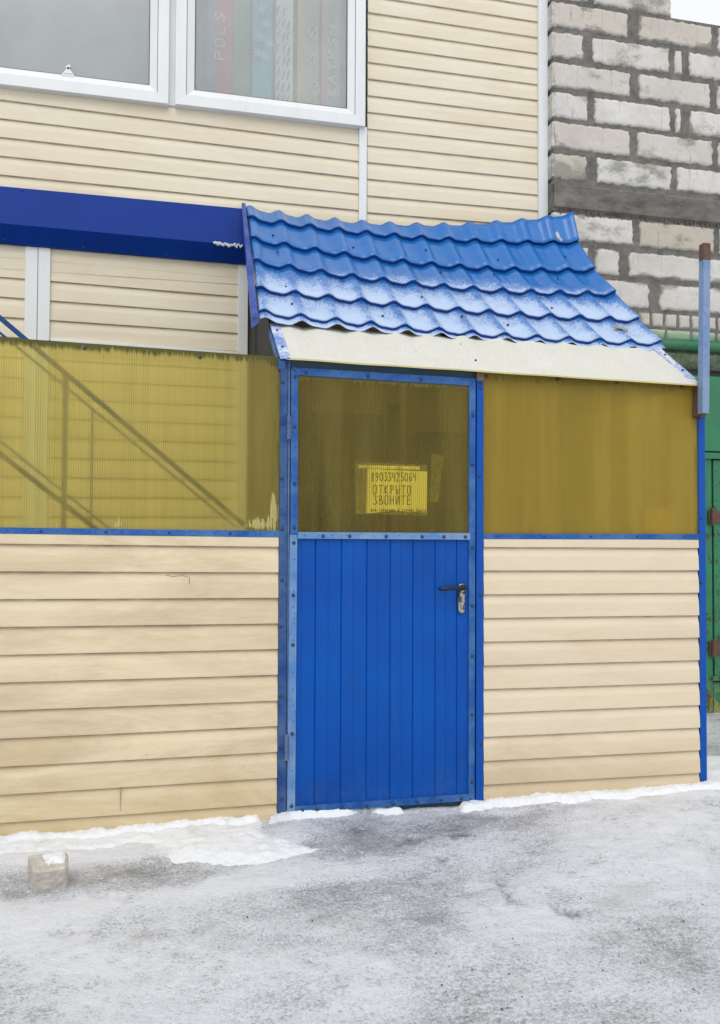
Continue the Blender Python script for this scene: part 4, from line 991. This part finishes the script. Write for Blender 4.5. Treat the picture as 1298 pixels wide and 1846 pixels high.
# wall body with stepped top
body = MB(); ztop = at(1240, 30, Y=YBk).z; xstep = at(1212, 10, Y=YBk).x; ybody = YBk + .012
body.box(xc0 + .012, 6.5, ybody, YBk + .4, -.05, ztop - .02); body.box(xc0 + .012, xstep - .01, ybody, YBk + .4, ztop - .02, ztop + 1.4)
body.build('mortar', MORT, bw)
def blocks(rows, name, mat, jit=.011, dep=.012):
    mb = MB(); ti = []; gr = []
    for zl, zh, xs_ in rows:
        for x0, x1, tnt in xs_:
            # outline with uneven edges, front face dome grid
            nu = max(4, int((x1 - x0) / .012)); nv = max(4, int((zh - zl) / .012)); b0 = len(mb.v)
            sd_ = random.uniform(0, 100); tilt = random.uniform(-.004, .004)
            for j in range(nv + 1):
                for i in range(nu + 1):
                    u, v = i / nu, j / nv; x = x0 + (x1 - x0) * u; z = zl + (zh - zl) * v
                    jx = noise.noise(Vector((sd_, z * 22, 0 if u < .5 else 9))) * jit * 1.5 - (u - .5) * 2 * jit * .7 * abs(noise.noise(Vector((sd_ + 7, x * 3, z * 3)))) + noise.noise(Vector((sd_, z * 90, 3 if u < .5 else 6))) * jit * .6
                    jz = noise.noise(Vector((x * 22, sd_, 0 if v < .5 else 9))) * jit * 1.1 + noise.noise(Vector((x * 80, sd_, 3 if v < .5 else 6))) * jit * .6
                    ku = abs(u - .5) * 2; kv = abs(v - .5) * 2
                    x += jx * ku ** 3; z += jz * kv ** 3
                    ex = min(i, nu - i); ez = min(j, nv - j); e = min(ex, ez)
                    y = YBk + (dep + .004 if e == 0 else .0022 if e == 1 else 0) + .0022 * noise.noise(Vector((x * 20, z * 20, sd_))) + tilt * (u - .5)
                    mb.v.append((x, y, z)); ti.append(tnt + random.uniform(-.04, .04)); gr.append((.85 if e == 0 else .45 if e == 1 else .16) + .35 * max(0, noise.noise(Vector((x * 5, z * 5, 40))) - .12) / .4 * (1.6 if e < 4 else .6))
            w_ = nu + 1
            for j in range(nv):
                for i in range(nu): mb.f.append((b0 + j * w_ + i, b0 + j * w_ + i + 1, b0 + (j + 1) * w_ + i + 1, b0 + (j + 1) * w_ + i)); mb.m.append(0)
    return mb.build(name, mat, bw, smooth=True, attr={'tint': ti, 'grime': gr})
PX = lambda px, py: at(px, py, Y=YBk)
def rowz(ya, yb, xr=1010):   # heights from photograph rows measured at x=xr
    return PX(xr, yb).z, PX(xr, ya).z
R_ = []
def row(ya, yb, cells, xr=1010, right=6.4):
    zl, zh = rowz(ya, yb, xr); zl -= .004; zh += .004; cs = []
    for c_ in cells:
        x0 = max(xc0, PX(c_[0] - 1, (ya + yb) / 2).x); x1 = PX(c_[1], (ya + yb) / 2 + .095 * (c_[1] - xr)).x; cs.append((x0, x1, c_[2] if len(c_) > 2 else random.choice((0, .1, .2, .35, .6))))
    x = cs[-1][1] + .04
    while x < right: L = .53; cs.append((x, min(x + L, 6.45), random.uniform(0, .35))); x += L + .04
    R_.append((zl, zh, cs))
row(-108, -58, [(990, 1120), (1135, 1211)], right=0); row(-54, -5, [(990, 1060), (1070, 1211)], right=0)
row(3, 47, [(997, 1134), (1153, 1286)]); row(57, 102, [(992, 1054), (1070, 1208), (1216, 1232), (1243, 1380)])
row(112, 156, [(996, 1138), (1153, 1283)]); row(166, 211, [(993, 1062), (1072, 1210, 0), (1219, 1230), (1245, 1390)])
row(219, 266, [(992, 1138, .5), (1150, 1286, .3)]); row(276, 320, [(994, 1060, .75), (1078, 1213, 0), (1222, 1360, .1)])
row(383, 430, [(998, 1144, .1), (1154, 1289, .85)]); row(442, 487, [(1000, 1062, .4), (1074, 1119, .1), (1134, 1264, .3), (1272, 1400, .1)])
row(497, 544, [(1000, 1060, .3), (1060, 1172, .1), (1190, 1330, .15)])
blocks(R_, 'blocks', BLOCK)
# top step row: only up to the break
R_ = []
row(-165, -112, [(990, 1050), (1062, 1211)], right=0); row(-220, -170, [(990, 1130), (1142, 1211)], right=0); blocks(R_, 'blocks', BLOCK)
# small bricks and green painted bricks
R_ = []; zl, zh = rowz(550, 577, 1000); zl2, zh2 = rowz(580, 602, 1000); x = xc0 + .01; cs = []; cs2 = []
while x < 6.4: cs.append((x, x + .098, random.uniform(.3, .7))); x += .108
x = xc0 + .06
while x < 6.4: cs2.append((x, x + .195, .6)); x += .207
ZG0, ZG1 = zl2 + .01, zh2 + .03
blocks([(zl, zh, cs)], 'small_bricks', BLOCK, .004); blocks([(zl2, zh2, cs2)], 'painted_bricks', m_pbrick(), .003)
# side face of the wall corner blocks
mb = MB()
for zl_, zh_, _ in [(PX(1010, b_).z + .004, PX(1010, a_).z - .004, 0) for a_, b_ in [(-220, -170), (-165, -112), (-108, -58), (-54, -5), (3, 47), (57, 102), (112, 156), (166, 211), (219, 266), (276, 320), (383, 430), (442, 487), (497, 544)]]:
    mb.box(xc0 - .004, xc0 + .02, YBk + .004, YBk + .12, zl_, zh_)
o = mb.build('corner_blocks', BLOCK, bw, .006, attr={'tint': [.35] * len(mb.v), 'grime': [.5] * len(mb.v)})
# concrete beam
nb = NT('dark stained concrete'); a_ = nb.noise(5, 7, .7, nb.map((1, 1, 2))); b_ = nb.noise(40, 5, .7); c_ = nb.mix(nb.rng(a_, .35, .65), (.085, .078, .068), (.20, .185, .165)); c_ = nb.mix(nb.rng(b_, .6, .75, 0, .5), c_, (.32, .30, .28))
CONC = nb.done(nb.pbr(c_, .9, 0, nb.bump(nb.m('ADD', a_, b_), .7, .015)))
zl, zh = rowz(327, 379, 1000); mb = MB(); nx_ = 120; nz_ = 8; w_ = nx_ + 1
for j in range(nz_ + 1):
    for i in range(nx_ + 1):
        x = xc0 + (6.45 - xc0) * i / nx_; z = zl + (zh - zl) * j / nz_
        if j in (0, nz_): z += .006 * noise.noise(Vector((x * 9, j, 0)))
        y = YBk - .012 + .005 * noise.noise(Vector((x * 7, z * 14, 0))) + (.03 if j in (0, nz_) else 0); mb.v.append((x, y, z))
for j in range(nz_):
    for i in range(nx_): mb.f.append((j * w_ + i, j * w_ + i + 1, (j + 1) * w_ + i + 1, (j + 1) * w_ + i)); mb.m.append(0)
mb.box(xc0 - .006, xc0 + .03, YBk, YBk + .15, zl, zh)
mb.build('concrete_beam', CONC, bw, smooth=False)
# mortar drips
mb = MB()
for k in range(46):
    x = PX(1010, 380).x + k * .033 + random.uniform(0, .02); L = random.uniform(.004, .035)
    if random.random() < .6: mb.tube([(x, YBk - .001, zl + .01), (x + random.uniform(-.004, .004), YBk - .003, zl - L * .5), (x, YBk - .001, zl - L)], [.008, .0035, .0012], 6)
mb.build('mortar_drips', CONC, bw)

# green gate
def m_green():
    n = NT('peeling green paint'); a = n.noise(3, 6, .7); b = n.noise(22, 6, .75, n.map((1, 1, .8))); pl = n.noise(9, 7, .75, n.map((1.4, 1, .9), (0, 0, 0), (1, 1, 4))); s = n.sep()
    c = n.mix(n.rng(a, .35, .65), (.018, .20, .085), (.03, .145, .075)); c = n.mix(n.rng(b, .58, .72, 0, .5), c, (.10, .24, .15))
    low = n.rng(s[2], .2, .8, .07, 0)
    pk = n.m('MULTIPLY', n.rng(n.m('ADD', pl, low), .575, .62), n.rng(s[2], 1.65, 1.72, 1, 0)); c = n.mix(pk, c, (.055, .028, .022))
    ms = n.m('MULTIPLY', n.rng(s[2], .02, .28, 1, 0), n.rng(b, .45, .6)); c = n.mix(ms, c, (.30, .27, .05))
    return n.done(n.pbr(c, .55, 0, n.bump(n.m('SUBTRACT', b, n.m('MULTIPLY', pk, .7)), .5, .006)))
GREEN = m_green(); YG = YBk - .012
gt = thing('garage_gate', 'green steel garage gate with peeling paint and rusty hinge straps', 'gate', (3.6, YG, 0))
xg0 = xs1 + .05 - .3
Z = lambda py: at(1288, py, Y=YG).z
mb = MB(); mb.box(2.42, 6.4, YG - .02, YG + .02, Z(814), Z(680)); mb.build('top_panel', GREEN, gt, .002)
mb = MB(); xgap = at(1283.5, 1000, Y=YG).x
mb.box(2.42, xgap - .006, YG - .01, YG + .02, 0, Z(826)); mb.box(2.42, 6.4, YG - .03, YG + .02, Z(828), Z(817)); mb.build('gate_frame', GREEN, gt, .003)
mb = MB(); mb.box(xgap + .006, 4.6, YG - .014, YG + .02, Z(1222), Z(830)); mb.box(xgap - .02, 4.6, YG - .03, YG - .0145, Z(1226), Z(1218)); mb.build('gate_leaf', GREEN, gt, .003)
mb = MB(); mb.box(xgap + .0, 6.4, YG - .006, YG + .02, 0, Z(1230)); mb.box(4.62, 6.4, YG - .01, YG + .02, Z(1222), Z(830)); mb.build('gate_leaf', GREEN, gt, .003)
for yy in (932, 1168):
    mb = MB(); mb.box(xgap - .045, xgap + .35, YG - .03, YG - .015, Z(yy + 11), Z(yy - 11)); mb.tube([(xgap - .02, YG - .04, Z(yy + 16)), (xgap - .02, YG - .04, Z(yy - 16))], .016, 10); mb.build('hinge_strap', RUST, gt, .002)
bolts('rivet', [((xgap + .03, YG - .014, Z(1200 - k * 27)), (0, -1, 0), .006, .004) for k in range(14)], RUST, gt)
# green pipe and mossy ledge above the gate
mb = MB(); Zb = lambda py: at(1230, py, Y=YBk - .03).z
mb.tube([(2.3, YBk - .012, Zb(622)), (6.4, YBk - .012, Zb(622))], .036, 20); tag(mb.build('pipe', m_paint('weathered green pipe paint', (.03, .17, .085), (.09, .2, .12), .8, .7, .7), smooth=True), 'green painted pipe running along the foot of the block wall', 'pipe')
MOSS = NT('mossy green mortar'); a_ = MOSS.noise(14, 6, .7); b_ = MOSS.noise(50, 5, .7); MOSS = MOSS.done(MOSS.pbr(MOSS.mix(MOSS.rng(a_, .35, .65), (.05, .11, .05), (.22, .23, .16)), .9, 0, MOSS.bump(MOSS.m('ADD', a_, b_), 1, .02)))
mb = MB(); nx_ = 150
for i in range(nx_):
    xa_ = 2.3 + 4.1 * i / nx_; xb_ = 2.3 + 4.1 * (i + 1) / nx_
    h = lambda x: .012 * noise.noise(Vector((x * 9, 0, 0))) + .006 * noise.noise(Vector((x * 40, 0, 0)))
    z0, z1 = Zb(664), Zb(636)
    mb.add([(xa_, YBk - .02 + h(xa_), z0 + h(xa_) * .5), (xb_, YBk - .02 + h(xb_), z0 + h(xb_) * .5), (xb_, YBk - .012 + h(xb_ + 3), z1), (xa_, YBk - .012 + h(xa_ + 3), z1), (xa_, YBk + .02, z0), (xb_, YBk + .02, z0)], [(0, 1, 2, 3), (1, 0, 4, 5)])
mb.build('mossy_ledge', MOSS, bw, smooth=True)
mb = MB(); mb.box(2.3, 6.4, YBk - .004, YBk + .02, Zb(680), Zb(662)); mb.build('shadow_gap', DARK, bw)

# ================================================================ broken block on the ground
def gx_pt(px, py, Z_=0): return at(px, py, Z=Z_)
h_ = .085
b0, b1 = gx_pt(63, 1608), gx_pt(122, 1598); T = [at(62, 1571, Z=h_), at(123, 1562, Z=h_), at(121, 1535, Z=h_ + .005), at(50, 1541, Z=h_)]
Bt = [Vector((b0.x, b0.y, -.02)), Vector((b1.x, b1.y, -.02)), Vector((T[2].x, T[2].y, -.02)), Vector((T[3].x, T[3].y, -.02))]
mb = MB(); Nn = 14
def blk(u, v, w_):
    lo = Bt[0].lerp(Bt[1], u).lerp(Bt[3].lerp(Bt[2], u), v); hi = T[0].lerp(T[1], u).lerp(T[3].lerp(T[2], u), v); p = lo.lerp(hi, w_)
    cc = Vector((u - .5, v - .5, w_ - .5)); e = sorted((abs(cc.x), abs(cc.y), abs(cc.z)))
    rnd = max(0, e[1] - .44) * .10            # worn edges
    return p - cc.normalized() * rnd + cc.normalized() * (noise.noise(p * 14) * .007 + noise.noise(p * 60) * .0028 + noise.noise(p * 140) * .0015)
for ax in range(3):
    for sd_ in (0, 1):
        b_ = len(mb.v)
        for i in range(Nn + 1):
            for j in range(Nn + 1):
                q_ = [0, 0, 0]; q_[ax] = sd_; q_[(ax + 1) % 3] = i / Nn; q_[(ax + 2) % 3] = j / Nn; mb.v.append(tuple(blk(*q_)))
        for i in range(Nn):
            for j in range(Nn):
                q_ = (b_ + i * (Nn + 1) + j, b_ + (i + 1) * (Nn + 1) + j, b_ + (i + 1) * (Nn + 1) + j + 1, b_ + i * (Nn + 1) + j + 1); mb.f.append(q_ if sd_ else q_[::-1]); mb.m.append(0)
n = NT('broken block'); a_ = n.noise(30, 6, .75); z_ = n.noise(9, 5, .6)
c_ = n.mix(n.rng(a_, .3, .7), (.44, .40, .35), (.66, .62, .56)); c_ = n.mix(n.rng(z_, .55, .7, 0, .35), c_, (.30, .27, .23))
stn = tag(mb.build('broken_block', n.done(n.pbr(c_, .9, 0, n.bump(a_, 1, .012)))), 'broken grey building block with snow on top near the left fence', 'block')
# ---------------------------------------------------------------- snow banks
def bank(name, poly, hmax, lab, base=None, res=.009, soft=.05):
    """poly: ground outline from photograph; height field that dies away at its edge"""
    P = [Vector(gp(*p)) for p in poly] if base is None else poly
    x0, x1 = min(p.x for p in P) - .03, max(p.x for p in P) + .03; y0, y1 = min(p.y for p in P) - .03, max(p.y for p in P) + .03
    def inside(x, y):
        c_ = False; d_ = 9
        for a, b in zip(P, P[1:] + P[:1]):
            if (a.y > y) != (b.y > y) and x < (b.x - a.x) * (y - a.y) / (b.y - a.y) + a.x: c_ = not c_
            ab = b - a; t_ = max(0, min(1, ((x - a.x) * ab.x + (y - a.y) * ab.y) / max(ab.length_squared, 1e-9))); d_ = min(d_, math.hypot(x - a.x - ab.x * t_, y - a.y - ab.y * t_))
        return d_ if c_ else -d_
    nx_, ny_ = int((x1 - x0) / res), int((y1 - y0) / res); mb = MB(); hs = []
    for j in range(ny_ + 1):
        for i in range(nx_ + 1):
            x = x0 + (x1 - x0) * i / nx_; y = y0 + (y1 - y0) * j / ny_
            wx = x + .05 * noise.noise(Vector((x * 7, y * 7, 0))) + .018 * noise.noise(Vector((x * 30, y * 30, 0))); wy = y + .035 * noise.noise(Vector((x * 7, y * 7, 4))) + .016 * noise.noise(Vector((x * 30, y * 30, 4)))
            d_ = inside(wx, wy); k = max(0, min(1, (d_ + .012) / soft * (.95 + .9 * (.5 + noise.noise(Vector((x * 4, y * 6, 30))))))); k = k * k * (3 - 2 * k)
            hh = hmax * k * (.55 + .6 * (.5 + .5 * noise.noise(Vector((x * 7, y * 9, 2))))) + k * (.006 * noise.noise(Vector((x * 24, y * 24, 1))) + .005 * abs(noise.noise(Vector((x * 55, y * 55, 8)))) + .004 * noise.noise(Vector((x * 90, y * 90, 1))))
            z = ground_h(x, y) + hh - (.006 if k < .02 else 0); hs.append(d_ > -.03); mb.v.append((x, y, z))
    w_ = nx_ + 1
    for j in range(ny_):
        for i in range(nx_):
            q_ = (j * w_ + i, j * w_ + i + 1, (j + 1) * w_ + i + 1, (j + 1) * w_ + i)
            if any(hs[k] for k in q_): mb.f.append(q_); mb.m.append(0)
    o = mb.build(name, SNOW, smooth=True); return tag(o, lab, 'snow', kind='stuff')
V2 = lambda x, y: Vector((x, y))
lx = lambda px: at(px, 1500, Z=0)
bank('snow', [(-150, 1540), (0, 1546), (120, 1540), (250, 1525), (320, 1548), (380, 1556), (470, 1560), (565, 1532), (520, 1515), (480, 1508), (470, 1484), (300, 1490), (150, 1500), (0, 1503), (-150, 1512)], .014,
     'white snow lying along the foot of the left fence', soft=.11)
P_ = [V2(-1.4, .01), V2(-1.4, -.05), V2(-.9, -.07), V2(-.60, -.05), V2(-.3, -.05), V2(-.1, -.05), V2(.1, -.04), V2(.3, -.035), V2(.33, .01)]
bank('snow', P_, .030, 'lumpy ridge of snow pressed against the bottom of the left siding', base=1, soft=.03)
P_ = [V2(.36, .03), V2(.36, -.06), V2(.50, -.05), V2(.62, -.02), V2(.95, .0), V2(.95, .03)]
bank('snow', P_, .028, 'small snow heap under the hinge corner of the blue door', base=1, soft=.03)
xq0, xq1 = at(850, 1445, Y=0).x, at(1275, 1428, Y=0).x
P_ = [V2(xq0 - .05, .01), V2(xq0 - .03, -.05), V2(xq0 + .3, -.075), V2(xq0 + .6, -.05), V2(xq1 - .3, -.06), V2(xq1 + .1, -.05), V2(xq1 + .15, .03)]
bank('snow', P_, .030, 'ridge of snow along the foot of the right siding panel', base=1, soft=.035)
P_ = [V2(xq1 - .1, .2), V2(xq1 + 0, .0), V2(xq1 + 1.0, .1), V2(xq1 + 1.0, .5), V2(xq1 + .1, .45)]
bank('snow', P_, .02, 'snow patch between the blue corner post and the green gate', base=1, soft=.08, res=.016)
# snow on the block
mb = MB(); 
for i in range(13):
    for j in range(13):
        u, v = i / 12, j / 12; p = blk(.30 + .66 * u, .25 + .72 * v, 1); e = min(u, 1 - u, v, 1 - v) * 2
        m_ = math.sin(math.pi * min(1, e * 1.4) / 2); m_ *= (1 if (u * .6 + v * .5) > .25 + .2 * noise.noise(Vector((u * 6, v * 6, 0))) else 0)
        mb.v.append((p.x, p.y, p.z + (-.004 + .014 * m_ + .003 * noise.noise(p * 40))))
for i in range(12):
    for j in range(12): mb.f.append((i * 13 + j, (i + 1) * 13 + j, (i + 1) * 13 + j + 1, i * 13 + j + 1)); mb.m.append(0)
tag(mb.build('snow_cap', SNOW, smooth=True), 'thin cap of snow on the broken grey block', 'snow', kind='stuff')

# grit and crumbs of ice scattered on the trodden snow
random.seed(21); mb = MB()
for k in range(170):
    px, py = random.uniform(-40, 1340), 1478 + 380 * random.random() ** 1.2; x, y = gp(px, py)
    if y > -.08: continue
    r_ = random.uniform(.0012, .0036) * (1.6 if random.random() < .05 else 1); z = ground_h(x, y) + .003; mi = 0 if random.random() < .75 else 1
    pts = [(x + r_ * random.uniform(.6, 1.3) * math.cos(a), y + r_ * random.uniform(.6, 1.3) * math.sin(a), z - .002) for a in (0, 1.2, 2.5, 3.8, 5)] + [(x + r_ * .2, y, z + r_ * random.uniform(.5, 1.1))]
    mb.add(pts, [(i, (i + 1) % 5, 5) for i in range(5)], mi)
tag(mb.build('grit', [m_plain('dark grit', (.10, .095, .09), .9), m_plain('ice crumb', (.8, .82, .85), .6)]), 'dark grit and ice crumbs scattered over the trodden snow', 'grit', kind='stuff')
